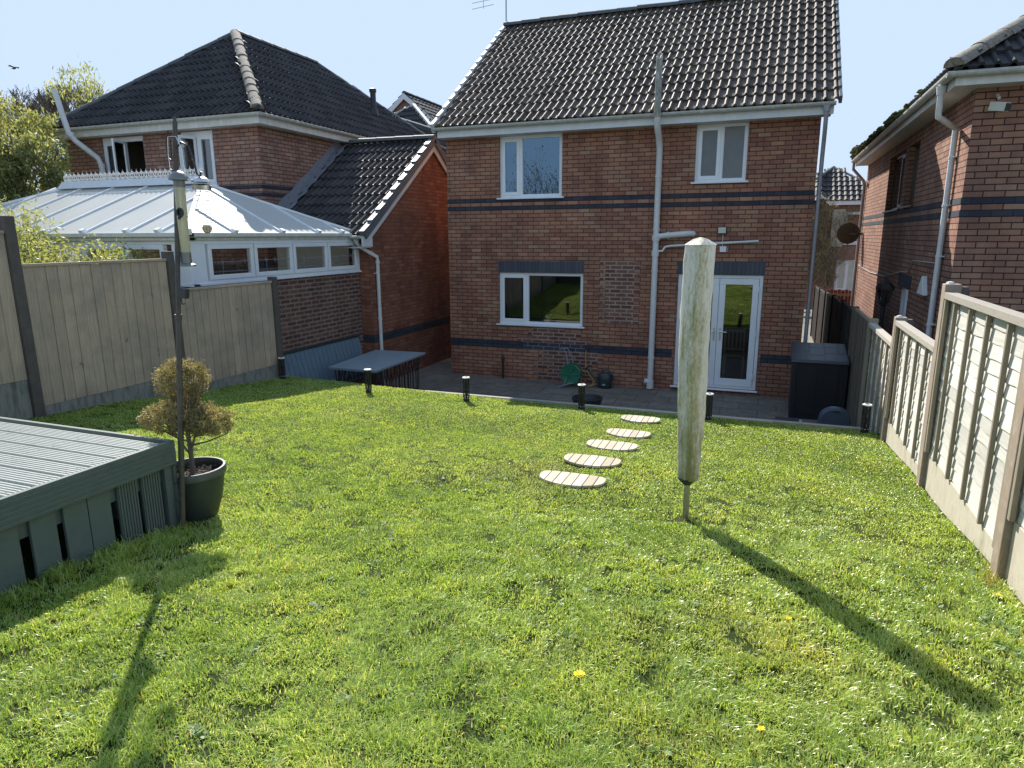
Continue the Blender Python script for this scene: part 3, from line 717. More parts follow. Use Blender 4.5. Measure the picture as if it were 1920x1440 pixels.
for k, (cx, cyy) in enumerate(((-.52, 13.75), (-1.2, 13.95))):
    t = empty('dining_chair', (cx, cyy, .12), ('pale wooden slat back dining chair seen through the right french door', 'pale wooden slat back dining chair seen through the left french door')[k], 'chair', 'dining chairs behind the french doors')
    b = MB(); b.box((cx-.2, cyy, .55), (cx+.2, cyy+.4, .59)); b.build('seat', M['chair_wood'], t, bevel=.006)
    for (lx, ly, hh) in ((-.18, .02, 1.0), (.18, .02, 1.0), (-.18, .38, .43), (.18, .38, .43)):
        b = MB(); b.box((cx+lx-.018, cyy+ly-.018, .12), (cx+lx+.018, cyy+ly+.018, .12+hh)); b.build('leg', M['chair_wood'], t)
    b = MB()
    b.box((cx-.16, cyy+.005, 1.04), (cx+.16, cyy+.03, 1.10)); b.box((cx-.16, cyy+.005, .68), (cx+.16, cyy+.03, .72))
    for s_ in (-.11, -.04, .04, .11): b.box((cx+s_-.014, cyy+.01, .72), (cx+s_+.014, cyy+.025, 1.04))
    b.build('backrest', M['chair_wood'], t)
# ================================================================ LEFT HOUSE + GARAGE
lh = empty('hipped_house', (-12, 11.05, 0), 'left neighbour house with hipped dark tiled roof, attached garage and lichen covered hip', 'house')
FL = ((0, 11.05, 0), (1, 0, 0), (0, -1, 0))
wins = [(-13.66, -12.45, 3.95, 5.0), (-11.45, -10.58, 3.95, 5.0)]
b = MB(); wall_holes(b, FL, -14.7, -9.45, 0, 5.06, wins)
b.add([(-9.45, 11.05, 0), (-9.45, 20.5, 0), (-9.45, 20.5, 5.06), (-9.45, 11.05, 5.06)], [(0, 1, 2, 3)])
b.add([(-14.7, 11.05, 0), (-14.7, 20.5, 0), (-14.7, 20.5, 5.06), (-14.7, 11.05, 5.06)], [(3, 2, 1, 0)])
b.build('wall', M['brick_left'], lh, uv=True, fix=False)
b = MB()
for (z0, z1) in ((3.845, 3.92), (3.695, 3.77)):
    b.fbox(FL, -14.7, -9.447, z0, z1, -.02, .004); b.fbox(((-9.45, 0, 0), (0, 1, 0), (1, 0, 0)), 11.047, 20.5, z0, z1, -.02, .004)
b.build('brick_band', M['blue_brick'], lh, uv=True)
b = MB()
for (x0, x1) in ((-13.8, -12.3), (-11.6, -10.45)): b.box((x0, 11.17, 3.7), (x1, 13, 3.72)); b.box((x0, 13, 3.7), (x1, 13.02, 5.05)); b.box((x0, 11.17, 5.01), (x1, 13, 5.05)); b.box((x0, 11.17, 3.7), (x0+.02, 13, 5.05)); b.box((x1-.02, 11.17, 3.7), (x1, 13, 5.05))
b.build('room', M['room'], lh)
def lwin(u0, u1, openk, swing):
    n = MB(); fr = .05; z0, z1 = 3.95, 5.0; Fr = FL
    n.fbox(Fr, u0, u1, z0, z0+fr, -.1, -.04); n.fbox(Fr, u0, u1, z1-.1, z1, -.1, -.04); n.fbox(Fr, u0, u0+fr, z0+fr, z1-.1, -.1, -.04); n.fbox(Fr, u1-fr, u1, z0+fr, z1-.1, -.1, -.04)
    m_ = (u0+u1)/2
    n.fbox(Fr, m_-.03, m_+.03, z0+fr, z1-.1, -.1, -.04)
    f = n.build('window', M['upvc'], lh, bevel=.003)
    pb = MB()
    # fixed/closed light and an open casement swung outwards
    for (a, c, op) in ((u0+fr, m_-.03, openk == 0), (m_+.03, u1-fr, openk == 1)):
        if not op:
            n = MB(); k = .06
            n.fbox(Fr, a-.01, c+.01, z0+fr, z0+fr+k, -.06, -.028); n.fbox(Fr, a-.01, c+.01, z1-.1-k, z1-.1, -.06, -.028); n.fbox(Fr, a-.01, a+k, z0+fr+k, z1-.1-k, -.06, -.028); n.fbox(Fr, c-k, c+.01, z0+fr+k, z1-.1-k, -.06, -.028)
            n.build('casement', M['upvc'], f); pb.fquad(Fr, a+k, c-k, z0+fr+k, z1-.1-k, -.044)
        else:
            w = c-a; th = math.radians(swing)
            hx = a if openk == 1 else c; sg = 1 if openk == 1 else -1
            Fo = ((hx, 11.05+.03, 0), (sg*math.cos(th), -math.sin(th), 0), (-sg*math.sin(th), -math.cos(th), 0)); k = .05
            n = MB(); n.fbox(Fo, 0, w, z0+fr, z0+fr+k, -.03, 0); n.fbox(Fo, 0, w, z1-.1-k, z1-.1, -.03, 0); n.fbox(Fo, 0, k, z0+fr+k, z1-.1-k, -.03, 0); n.fbox(Fo, w-k, w, z0+fr+k, z1-.1-k, -.03, 0)
            cz = n.build('casement', M['upvc'], f); cz['label'] = 'casement standing open'
            pb.fquad(Fo, k, w-k, z0+fr+k, z1-.1-k, -.014)
    pb.build('pane', M['glass'], f, fix=False)
    s = MB(); s.fbox(Fr, u0-.04, u1+.04, z0-.03, z0-.001, -.1, .04); s.build('sill', M['upvc'], f)
lwin(-13.66, -12.45, 1, 66); lwin(-11.45, -10.58, 0, 70)
for o_ in list(lh.children):
    pass
# fascia + gutters
b = MB(); b.box((-14.93, 10.84, 5.02), (-9.22, 10.87, 5.21)); b.box((-9.25, 10.875, 5.02), (-9.22, 20.5, 5.21)); b.box((-14.93, 10.875, 5.02), (-9.45, 11.049, 5.032)); b.box((-9.449, 10.875, 5.02), (-9.255, 20.5, 5.032)); b.box((-14.93, 10.875, 5.02), (-14.9, 20.5, 5.21))
b.build('fascia', M['upvc_old'], lh)
gutter('gutter', [((-15.0, 10.785, 5.20), (-9.12, 10.785, 5.20)), ((-9.165, 10.74, 5.20), (-9.165, 20.5, 5.20))], M['gutter'], lh)
pz = (7.55-5.22)/2.85; a_ = math.atan(pz); lvm = math.hypot(2.85, 2.33)
# rear slope (triangle), right slope, left slope
tiles('roof', (-14.98, 10.76, 5.21), (1, 0, 0), (0, math.cos(a_), math.sin(a_)), 5.82, lvm, M['tile_grey'], lh,
      inside=lambda u, v: v*math.cos(a_) < min(u, 5.80-u)+.06, gauge=.33)
ca = math.cos(a_)
tiles('roof', (-9.17, 10.80, 5.21), (0, 1, 0), (-ca, 0, math.sin(a_)), 10.9, lvm, M['tile_grey'], lh,
      inside=lambda u, v: v*ca < u+.06 and (v*ca < (8.7-u)+.06 or v*ca < 1.33), gauge=.33)
b = MB(); T = [(-14.97, 10.8, 5.17), (-9.2, 10.8, 5.17), (-12.07, 13.6, 7.46), (-12.07, 16.6, 7.46), (-9.2, 19.5, 5.17), (-14.97, 19.5, 5.17), (-9.2, 21.6, 5.17), (-10.5, 21.6, 6.2), (-10.5, 18.2, 6.2), (-11.9, 21.6, 5.17), (-11.9, 18.2, 5.17)]
b.add(T, [(0, 1, 2), (1, 4, 3, 2), (4, 5, 3), (5, 0, 2, 3), (4, 6, 7, 8), (8, 7, 9, 10)]); b.build('roof_felt', M['black_plastic'], lh)
o_ = ridge('hip_tile', [((-9.22, 10.82, 5.29), (-12.07, 13.62, 7.59))], M['ridge_lichen'], lh, .115, .36); o_['label'] = 'thick lichen covered hip'
ridge('hip_tile', [((-14.95, 10.82, 5.27), (-12.07, 13.62, 7.58))], M['ridge'], lh, .10, .42)
ridge('hip_tile', [((-12.07, 16.6, 7.58), (-9.22, 19.45, 5.28))], M['ridge'], lh, .10, .42)
ridge('ridge_tile', [((-12.07, 13.62, 7.58), (-12.07, 16.6, 7.58))], M['ridge'], lh, .11, .42)
ridge('ridge_tile', [((-10.5, 17.9, 6.31), (-10.5, 21.6, 6.31))], M['verge'], lh, .06, .42)
b = MB(); b.tube([(-10.3, 16.65, 6.0), (-10.3, 16.65, 6.75)], .075, 12); b.lathe((-10.3, 16.65, 6.70), [(.095, 0), (.095, .08), (.06, .1)], 12); b.lathe((-10.3, 16.65, 6.08), [(.14, 0), (.10, .2)], 12); b.build('flue', M['black_plastic'], lh, smooth=True)
# soil pipe that bends round the fascia
b = MB(); b.tube([(-13.62, 10.98, 3.6), (-13.62, 10.96, 4.42), (-13.66, 10.93, 4.58), (-13.95, 10.68, 4.92), (-14.02, 10.62, 5.05)], .055, 12)
for p in ((-13.62, 10.96, 4.38), (-14.0, 10.64, 5.0)): b.lathe(p, [(.066, 0), (.066, .09)], 12)
b.tube([(-14.02, 10.62, 5.02), (-14.14, 10.60, 5.5), (-14.26, 10.6, 5.94)], .055, 12)
b.build('soil_pipe', M['pipe_dirty'] if False else M['pipe'], lh, smooth=True)
# garage
XG = -7.15
b = MB(); gw = [(XG, 11.2, 0), (XG, 16.6, 0), (XG, 16.6, 3.05), (XG, 13.86, 4.90), (XG, 11.2, 3.05)]
b.add(gw, [(0, 1, 2, 3, 4)]); b.add([(-9.45, 11.2, 0), (XG, 11.2, 0), (XG, 11.2, 3.05), (-9.45, 11.2, 3.05)], [(0, 1, 2, 3)]); b.add([(-9.45, 16.6, 0), (XG, 16.6, 0), (XG, 16.6, 3.0), (-9.45, 16.6, 3.0)], [(3, 2, 1, 0)])
b.build('garage_wall', M['brick_garage'], lh, uv=True, fix=False)
b = MB(); b.fbox(((XG, 0, 0), (0, 1, 0), (1, 0, 0)), 11.197, 16.6, .861, 1.011, -.02, .004); b.fbox(((0, 11.2, 0), (1, 0, 0), (0, -1, 0)), -7.6, XG, .861, 1.011, -.02, .004); b.build('brick_band', M['blue_brick'], lh, uv=True)
ga = math.atan2(4.98-2.93, 13.86-10.9); glv = math.hypot(4.98-2.93, 13.86-10.9)
tiles('garage_roof', (-9.45, 10.90, 2.93), (1, 0, 0), (0, math.cos(ga), math.sin(ga)), 2.30, glv, M['tile_grey'], lh)
tiles('garage_roof', (-7.15, 16.82, 2.93), (-1, 0, 0), (0, -math.cos(ga), math.sin(ga)), 2.30, glv, M['tile_grey'], lh, seg=4)
b = MB(); b.add([(-9.45, 10.95, 2.9), (-7.15, 10.95, 2.9), (-7.15, 13.86, 4.9), (-9.45, 13.86, 4.9), (-9.45, 16.8, 2.9), (-7.15, 16.8, 2.9)], [(0, 1, 2, 3), (3, 2, 5, 4)]); b.build('roof_felt', M['black_plastic'], lh)
ridge('ridge_tile', [((-9.45, 13.86, 5.03), (-7.08, 13.86, 5.03))], M['ridge'], lh, .11, .45)
verge('verge_tile', -7.16, -7.04, 10.90, 2.93, 13.86, 4.98, M['verge_dark'], lh, drop=.08, lift=.09)
verge('verge_tile', -7.16, -7.04, 16.82, 2.93, 13.86, 4.98, M['verge_dark'], lh, drop=.08, lift=.09)
M['barge_warm'] = M['fascia']
b = MB(); b.prism([(-7.11, 10.86, 2.72), (-7.11, 10.86, 2.86), (-7.11, 13.86, 4.94), (-7.11, 13.86, 4.74), (-7.11, 11.2, 2.90), (-7.11, 11.2, 2.72)], (.025, 0, 0)); b.build('bargeboard', M['fascia'], lh); b = MB(); b.prism([(-7.11, 16.86, 2.8), (-7.11, 16.86, 2.9), (-7.11, 13.861, 4.94), (-7.11, 13.861, 4.74)], (.025, 0, 0)); b.build('bargeboard', M['fascia'], lh); b = MB()
b.prism([(-7.12, 10.86, 2.70), (-7.12, 11.19, 2.70), (-7.12, 11.19, 2.715), (-7.12, 10.86, 2.715)], (-.4, 0, 0))
b.build('soffit', M['fascia'], lh)
gutter('gutter', [((-7.75, 10.86, 2.92), (-7.1, 10.86, 2.92))], M['gutter'], lh)
# lead flashing against house wall
b = MB(); gs = (4.98-2.93)/(13.86-10.9); n = 24
vs = []
for i in range(n+1):
    y_ = 10.92+(13.75-10.92)*i/n; z_ = 2.93+(y_-10.9)*gs+.075
    w = .21+.03*math.sin(i*2.1); hh = .17+.02*math.sin(i*1.3)
    vs += [(-9.44, y_, z_+hh), (-9.435, y_, z_+.01*math.sin(i)), (-9.44+w, y_, z_+.015*math.sin(i*1.7))]
b.add(vs, [(3*i+k, 3*i+k+1, 3*i+k+4, 3*i+k+3) for i in range(n) for k in range(2)])
for i in (7, 14): pass
fl_ = b.build('flashing', M['lead'], lh, fix=False)
sm = fl_.modifiers.new('s', 'SOLIDIFY'); sm.thickness = .006
# ================================================================ CONSERVATORY
cv = empty('conservatory', (-9.5, 9, 0), 'white framed conservatory with pale panelled hipped roof beside the left fence', 'conservatory')
XC = -7.4; YC = 7.1; YB = 11.19; XB = -13.2
b = MB(); b.box((XC-.12, YC, .0), (XC, YB, 2.235)); b.box((XB, YC, .0), (XC-.121, YC+.12, 2.235)); b.build('dwarf_wall', M['brick_smear'], cv, uv=True)
FE = ((XC, 0, 0), (0, 1, 0), (1, 0, 0)); FS = ((0, YC, 0), (1, 0, 0), (0, -1, 0))
zz0, zz1 = 2.24, 2.86
b = MB()
b.fbox(FE, YC-.02, YB, zz0, zz0+.03, -.10, .045); b.fbox(FS, XB, XC+.045, zz0, zz0+.03, -.10, .045)
b.fbox(FE, YC, YB, zz0+.03, zz0+.07, -.08, .01); b.fbox(FS, XB, XC, zz0+.03, zz0+.07, -.08, .01)
b.fbox(FE, YC, YB, zz1-.05, zz1, -.08, .01); b.fbox(FS, XB, XC, zz1-.05, zz1, -.08, .01)
b.fbox(FE, YC-.01, YC+.28, zz0+.07, zz1-.05, -.08, .01); b.fbox(FS, XC-.30, XC-.081, zz0+.07, zz1-.05, -.08, .01)
b.fbox(FE, YB-.06, YB, zz0+.07, zz1-.05, -.08, .01)
b.build('window_frame', M['upvc'], cv, bevel=.004)
def cwin(Fr, a, c):
    n = MB(); k = .065; z0, z1 = zz0+.072, zz1-.052
    n.fbox(Fr, a, c, z0, z0+k, -.05, .03); n.fbox(Fr, a, c, z1-k, z1, -.05, .03); n.fbox(Fr, a, a+k, z0+k, z1-k, -.05, .03); n.fbox(Fr, c-k, c, z0+k, z1-k, -.05, .03)
    f = n.build('window', M['upvc'], cv, bevel=.006)
    p = MB(); p.fquad(Fr, a+k, c-k, z0+k, z1-k, .004); p.build('pane', M['glass_con'], f, fix=False)
    L = MB(); zc = (z0+z1)/2; mc = a+(c-a)*.3          # leaded pattern
    L.fbox(Fr, a+k, c-k, zc-.004, zc+.004, .006, .009); L.fbox(Fr, mc-.004, mc+.004, z0+k, zc, .006, .009); L.fbox(Fr, a+k, c-k, z0+k+.04, z0+k+.047, .006, .009)
    o, U, Nn = Fr
    for cc in (mc, mc+.2, c-k-.12):
        pts = [(o[0]+U[0]*(cc+.03*math.cos(t))+Nn[0]*.008, o[1]+U[1]*(cc+.03*math.cos(t))+Nn[1]*.008, zc+.035*math.sin(t)) for t in [PI/2*i for i in range(5)]]
        L.tube(pts, .004, 4)
    L.build('leading', M['lead'], f)
ys_ = [YC+.30, YC+1.22, YC+2.13, YC+3.08, YB-.08]
for i in range(4): cwin(FE, ys_[i]+.01, ys_[i+1]-.01)
xs2 = [-7.83, -8.58, -9.42, -10.3, -11.2, -12.1, -13.0]
for i in range(6): cwin(FS, xs2[i+1]+.01, xs2[i]-.01)
# interior: pale ceiling light floor + back
b = MB(); b.box((XB, YC+.4, .95), (XC-.3, YB-.1, 1.0)); b.box((-9.3, YB-.05, 1), (XC-.2, YB-.03, 2.8)); b.build('interior', M['cream'], cv)
b = MB()
for i in range(14): b.box((-9+random.uniform(-1, 1), 7.8+i*.2, 1.0), (-8.6+random.uniform(-.3, .3), 7.95+i*.2, 2.25+random.uniform(0, .3)))
b.build('furniture', M['curtain'], cv)
# eaves beam + gutter
b = MB(); b.fbox(FE, YC-.06, YB, zz1, zz1+.05, -.12, .03); b.fbox(FE, YC-.10, YB, zz1+.05, zz1+.115, -.05, .08)
b.fbox(FS, XB, XC+.03, zz1, zz1+.05, -.12, .06); b.fbox(FS, XB, XC+.08, zz1+.05, zz1+.115, -.05, .10)
b.build('gutter', M['upvc_old'], cv, bevel=.012)
def polycarb():
    m, nt, bb = base('frosted_roof_sheet')
    tc = N(nt, 'ShaderNodeTexCoord'); f = noise(nt, 1.4, 3, .5)
    nt.links.new(ramp(nt, f, [(.3, (.58, .59, .555)), (.7, (.65, .65, .61))]), bb.inputs['Base Color'])
    bb.inputs['Roughness'].default_value = .36; bb.inputs['Specular IOR Level'].default_value = .5
    t_ = N(nt, 'ShaderNodeBsdfTranslucent'); t_.inputs[0].default_value = (.75, .76, .72, 1); mx = N(nt, 'ShaderNodeMixShader'); mx.inputs[0].default_value = .3
    nt.links.new(bb.outputs[0], mx.inputs[1]); nt.links.new(t_.outputs[0], mx.inputs[2]); nt.links.new(mx.outputs[0], nt.nodes['Material Output'].inputs[0])
    return m
M['poly'] = polycarb()
E0 = 2.955; RZ = 3.80; ye0, ye1 = YC-.08, YB; xe = XC+.07; YR = 9.05; XR1 = -9.0; XR0 = -12.2; xw = XB-.9
A_, B_, C_, D_ = Vector((xe, ye0, E0)), Vector((xe, ye1, E0)), Vector((XR1, YR, RZ)), Vector((XR0, YR, RZ))
E_, G_ = Vector((xw, ye0, E0)), Vector((xw, ye1, E0))
b = MB(); b.add([A_, B_, C_], [(0, 1, 2)]); b.add([E_, A_, C_, D_], [(0, 1, 2, 3)]); b.add([B_, G_, D_, C_], [(0, 1, 2, 3)]); b.add([G_, E_, D_], [(0, 1, 2)])
rf = b.build('roof_panel', M['poly'], cv, fix=False)
b = MB()
def bar(p, q, w=.05, h=.05):
    p = Vector(p); q = Vector(q); b.beam(p+Vector((0, 0, .012)), q+Vector((0, 0, .012)), w*.62, h*.6)
    d = (p-q).normalized(); b.beam(p-d*.06+Vector((0, 0, .03)), p+d*.015+Vector((0, 0, .03)), w*1.5, h*1.4)
for yy in (7.93, 8.97, 9.91, 10.6):   # end facet bars
    t_ = (yy-ye0)/(YR-ye0) if yy < YR else (ye1-yy)/(ye1-YR)
    bar((xe, yy, E0), (xe+(XR1-xe)*t_, yy, E0+(RZ-E0)*t_))
for xx in [-8.44, -7.85]:
    t_ = (xe-xx)/(xe-XR1); bar((xx, ye0, E0), (xx, ye0+(YR-ye0)*t_, E0+(RZ-E0)*t_))
for i in range(5):
    xx = -9.30-.80*i; bar((xx, ye0, E0), (xx, YR, RZ))
bar(A_, C_, .09, .06); bar(B_, C_, .09, .06); bar(E_, D_, .09, .06)
b.build('glazing_bar', M['upvc'], cv)
b = MB(); b.hexa([(XR0-.1, YR-.14, RZ-.02), (XR1+.12, YR-.14, RZ-.02), (XR1+.12, YR+.14, RZ-.02), (XR0-.1, YR+.14, RZ-.02)], [(XR0-.05, YR-.05, RZ+.11), (XR1+.05, YR-.05, RZ+.11), (XR1+.05, YR+.05, RZ+.11), (XR0-.05, YR+.05, RZ+.11)])
b.build('ridge_cover', M['pipe'], cv, bevel=.01)
b = MB(); zt = RZ+.11; n = 30
for i in range(n):
    xx = XR0+.0+(XR1-XR0)*i/(n-1)
    b.tube([(xx, YR, zt), (xx, YR, zt+.12), (xx, YR, zt+.17)], [.008, .007, .002], 6); b.lathe((xx, YR, zt+.12), [(.0, -.012), (.016, 0), (.0, .03)], 6)
    for s_ in (-1, 1): b.tube([(xx+s_*.008, YR, zt+.02), (xx+s_*.045, YR, zt+.045), (xx+s_*.05, YR, zt+.10), (xx+s_*.02, YR, zt+.115), (xx+s_*.022, YR, zt+.08)], .009, 5)
b.tube([(XR0-.05, YR, zt+.02), (XR1+.05, YR, zt+.02)], .007, 6)
b.build('cresting', M['render_white'], cv, smooth=True)
# conservatory downpipe
b = MB(); b.tube([(XC+.10, 10.98, 2.95), (XC+.10, 10.98, 2.80), (XC+.13, 11.02, 2.73), (XG+.06, 11.34, 2.52), (XG+.05, 11.36, 2.42), (XG+.05, 11.36, .02)], .036, 12)
b.lathe((XC+.10, 10.98, 2.80), [(.05, 0), (.06, .10)], 12); b.box((XG, 11.30, 2.20), (XG+.05, 11.42, 2.22))
for z in (2.40, 1.3): b.lathe((XG+.05, 11.36, z), [(.043, 0), (.043, .05)], 12)
b.build('downpipe', M['pipe'], cv, smooth=True)
# ================================================================ RIGHT HOUSE
rh = empty('neighbour_house', (2.15, 14, 0), 'right neighbour brick house with mossy gutter, sunlit side wall and security camera', 'house')
XN, YN, YE = 2.15, 9.85, 19.5
FW = ((XN, 0, 0), (0, 1, 0), (-1, 0, 0)); FN = ((0, YN, 0), (1, 0, 0), (0, -1, 0))
hw = [(12.95, 13.85, 3.38, 4.4), (14.2, 15.9, 3.36, 4.4), (12.45, 13.3, .2, 2.02)]
b = MB(); wall_holes(b, FW, YN, YE, -.1, 4.60, hw, .16); wall_holes(b, FN, XN, 9.0, -.1, 4.60, [(5.0, 6.2, 3.4, 4.4)], .09)
b.add([(XN, YE, -.1), (9, YE, -.1), (9, YE, 4.6), (XN, YE, 4.6)], [(3, 2, 1, 0)])
b.build('wall', M['brick_right'], rh, uv=True, fix=False)
b = MB()
for z0, z1 in ((3.261, 3.336), (3.111, 3.186)):
    b.fbox(FW, YN+.0, YE, z0, z1, -.02, .004); b.fbox(FN, XN-.004, 9.0, z0, z1, -.02, .004)
b.fbox(FW, 12.3, 13.45, 2.03, 2.255, -.02, .004)
b.build('brick_band', M['blue_brick'], rh, uv=True)
b = MB()
for (a, c, z0, z1) in hw+[]: b.box((XN+.161, a-.2, z0-.3), (XN+.18, c+.2, z1+.1))
b.build('room', M['black_plastic'], rh)  # thin black slabs stand in for the unlit rooms
for (a, c, z0, z1) in hw: window(rh, FW, a, c, z0, z1, [(0, .5, True), (.5, 1, False)], fm='upvc' if z0 < 1 else 'dark_frame', fr=.05, sill=z0 > 1, set_=-.045 if z0 < 1 else -.09)
window(rh, FN, 5.0, 6.2, 3.4, 4.4, [(0, .5, True), (.5, 1, False)])
b = MB(); b.box((XN-.28, YN-.28, 4.58), (XN-.255, YE+.1, 4.74)); b.box((XN-.254, YN-.28, 4.58), (9, YN-.255, 4.74))
b.box((XN-.254, YN-.254, 4.585), (XN+.0, YE, 4.597)); b.box((XN+.001, YN-.254, 4.585), (9, YN, 4.597)); b.build('fascia', M['upvc_old'], rh)
gutter('gutter', [((XN-.335, YN-.33, 4.72), (XN-.335, YE+.1, 4.72)), ((XN-.39, YN-.335, 4.72), (9, YN-.335, 4.72))], M['gutter'], rh)
ra = math.radians(35); rs, rc = math.sin(ra), math.cos(ra)
tiles('roof', (XN-.33, YN-.35, 4.74), (1, 0, 0), (0, rc, rs), 7.3, 4.6, M['tile_grey'], rh, inside=lambda u, v: v*rc < u+.05)
tiles('roof', (XN-.35, YE+.2, 4.74), (0, -1, 0), (rc, 0, rs), 10.3, 4.6, M['tile_grey'], rh, inside=lambda u, v: v*rc < (10.2-u)+.05)
t35 = math.tan(ra); x0, y0 = XN-.33, YN-.33
b = MB(); b.add([(x0, y0, 4.7), (9, y0, 4.7), (9, y0+4, 4.7+4*t35), (x0+4, y0+4, 4.7+4*t35), (x0, YE+.2, 4.7), (x0+4, YE+.2, 4.7+4*t35)], [(0, 1, 2, 3), (4, 0, 3, 5)]); b.build('roof_felt', M['black_plastic'], rh)
ridge('hip_tile', [((x0+.0, y0+.0, 4.80), (x0+4, y0+4, 4.80+4*t35))], M['ridge_lichen'], rh, .12, .45)
# moss along the side gutter
b = MB()
for k in range(1500):
    yy = y0+1.0+ (YE-y0-1.0)*random.random()**.45; gr = .03+.10*((yy-y0)/(YE-y0))**1.2
    if yy > YE-1.3: gr *= 1.7
    c = Vector((x0-.06+random.uniform(-.04, .22), yy, 4.73+random.uniform(0, gr)+.02)); s_ = random.uniform(.02, .06)
    b.lathe(c, [(.0, -s_*.5), (s_, 0), (s_*.6, s_*.5), (0, s_*.7)], 5)
b.build('moss', M['moss'], rh)
# downpipes
b = MB(); b.tube([(XN-.335, 10.0, 4.70), (XN-.335, 10.0, 4.34), (XN-.33, 10.01, 4.31), (XN-.08, 10.37, 4.23), (XN-.05, 10.4, 4.20), (XN-.05, 10.4, .0)], .036, 12)
b.lathe((XN-.335, 10.0, 4.56), [(.045, 0), (.06, .1)], 12)
for z in (3.85, 3.25, 2.6, 1.7): b.lathe((XN-.05, 10.4, z), [(.044, 0), (.044, .03)], 12); b.box((XN-.05, 10.33, z+.01), (XN, 10.47, z+.025))
b.build('downpipe', M['pipe'], rh, smooth=True)
b = MB(); b.tube([(XN-.335, YE-.1, 4.70), (XN-.335, YE-.1, 4.5), (XN-.08, YE-.1, 4.22), (XN-.05, YE-.1, 4.1), (XN-.05, YE-.1, .0)], .036, 10); b.build('downpipe', M['pipe_grey'], rh, smooth=True)
# security camera
b = MB(); b.beam((2.36, YN-.02, 4.50), (2.36, YN-.12, 4.44), .03, .03); b.beam((2.30, YN-.10, 4.36), (2.42, YN-.25, 4.32), .085, .10); cm = b.build('security_camera', M['cream'], rh, bevel=.006)
b = MB(); b.beam((2.42, YN-.25, 4.32), (2.428, YN-.262, 4.316), .07, .08); b.build('lens', M['black_plastic'], cm)
# alarm triangle, cable, dish
b = MB(); b.prism([(XN, 11.45, 2.05), (XN, 11.0, 2.05), (XN, 11.2, 2.32)], (-.07, 0, 0)); b.build('vent_cover', M['render_white'], rh, bevel=.01)
b = MB(); b.tube([(XN-.02, 19.2, 2.15), (XN-.02, 17, 2.08), (XN-.02, 15, 2.10), (XN-.02, 13.2, 2.28), (XN-.02, 12.6, 2.30), (XN-.02, 12.3, 2.5), (XN-.02, 10.5, 2.52)], .008, 5); b.build('cable', M['pipe_grey'], rh)
dz = Vector((XN-.32, 19.15, 2.92))
tl = Matrix.Rotation(math.radians(75), 3, 'X') @ Matrix.Rotation(math.radians(12), 3, 'Y')
b = MB(); b.lathe(dz, [(0, .0), (.10, .010), (.20, .038), (.26, .068), (.265, .072), (.25, .06), (.18, .03), (.08, .006)], 24, tilt=Matrix.Rotation(math.radians(-80), 3, 'X')); dsh = b.build('satellite_dish', M['dish'], rh, smooth=True)
b = MB(); b.tube([(XN, 19.05, 2.92), (XN-.18, 19.0, 2.92), (XN-.30, 19.10, 2.92)], .022, 8); b.tube([dz+Vector((0, -.02, -.28)), dz+Vector((.0, -.02, -.32)), dz+Vector((.05, .40, -.10))], .012, 6); b.build('bracket', M['black_metal'], dsh)
# ---------------------------------------------------------------- lantern post, beyond the fence
t = empty('lamp_post', (1.88, 12.9, 0), 'black lantern on a post beside the right neighbour wall', 'lamp post')
b = MB(); b.tube([(1.88, 12.9, 0), (1.88, 12.9, 1.70)], .032, 10); b.lathe((1.88, 12.9, 1.3), [(.05, 0), (.035, .1)], 10); b.lathe((1.88, 12.9, 0), [(.09, 0), (.07, .2), (.035, .4)], 12); b.build('pole', M['black_metal'], t, smooth=True)
b = MB(); b.lathe((1.88, 12.9, 1.70), [(.03, 0), (.06, .04)], 6); b.lathe((1.88, 12.9, 2.0), [(.15, 0), (.15, .02), (.10, .09), (.03, .14), (.02, .2), (0.0, .26)], 6)
for k in range(6):
    a = k*PI/3; b.tube([(1.88+.06*math.cos(a), 12.9+.06*math.sin(a), 1.74), (1.88+.125*math.cos(a), 12.9+.125*math.sin(a), 2.0)], .008, 5)
ln = b.build('lantern', M['black_metal'], t)
b = MB(); b.lathe((1.88, 12.9, 1.745), [(.052, 0), (.112, .25)], 6); b.build('pane', M['glass'], ln)
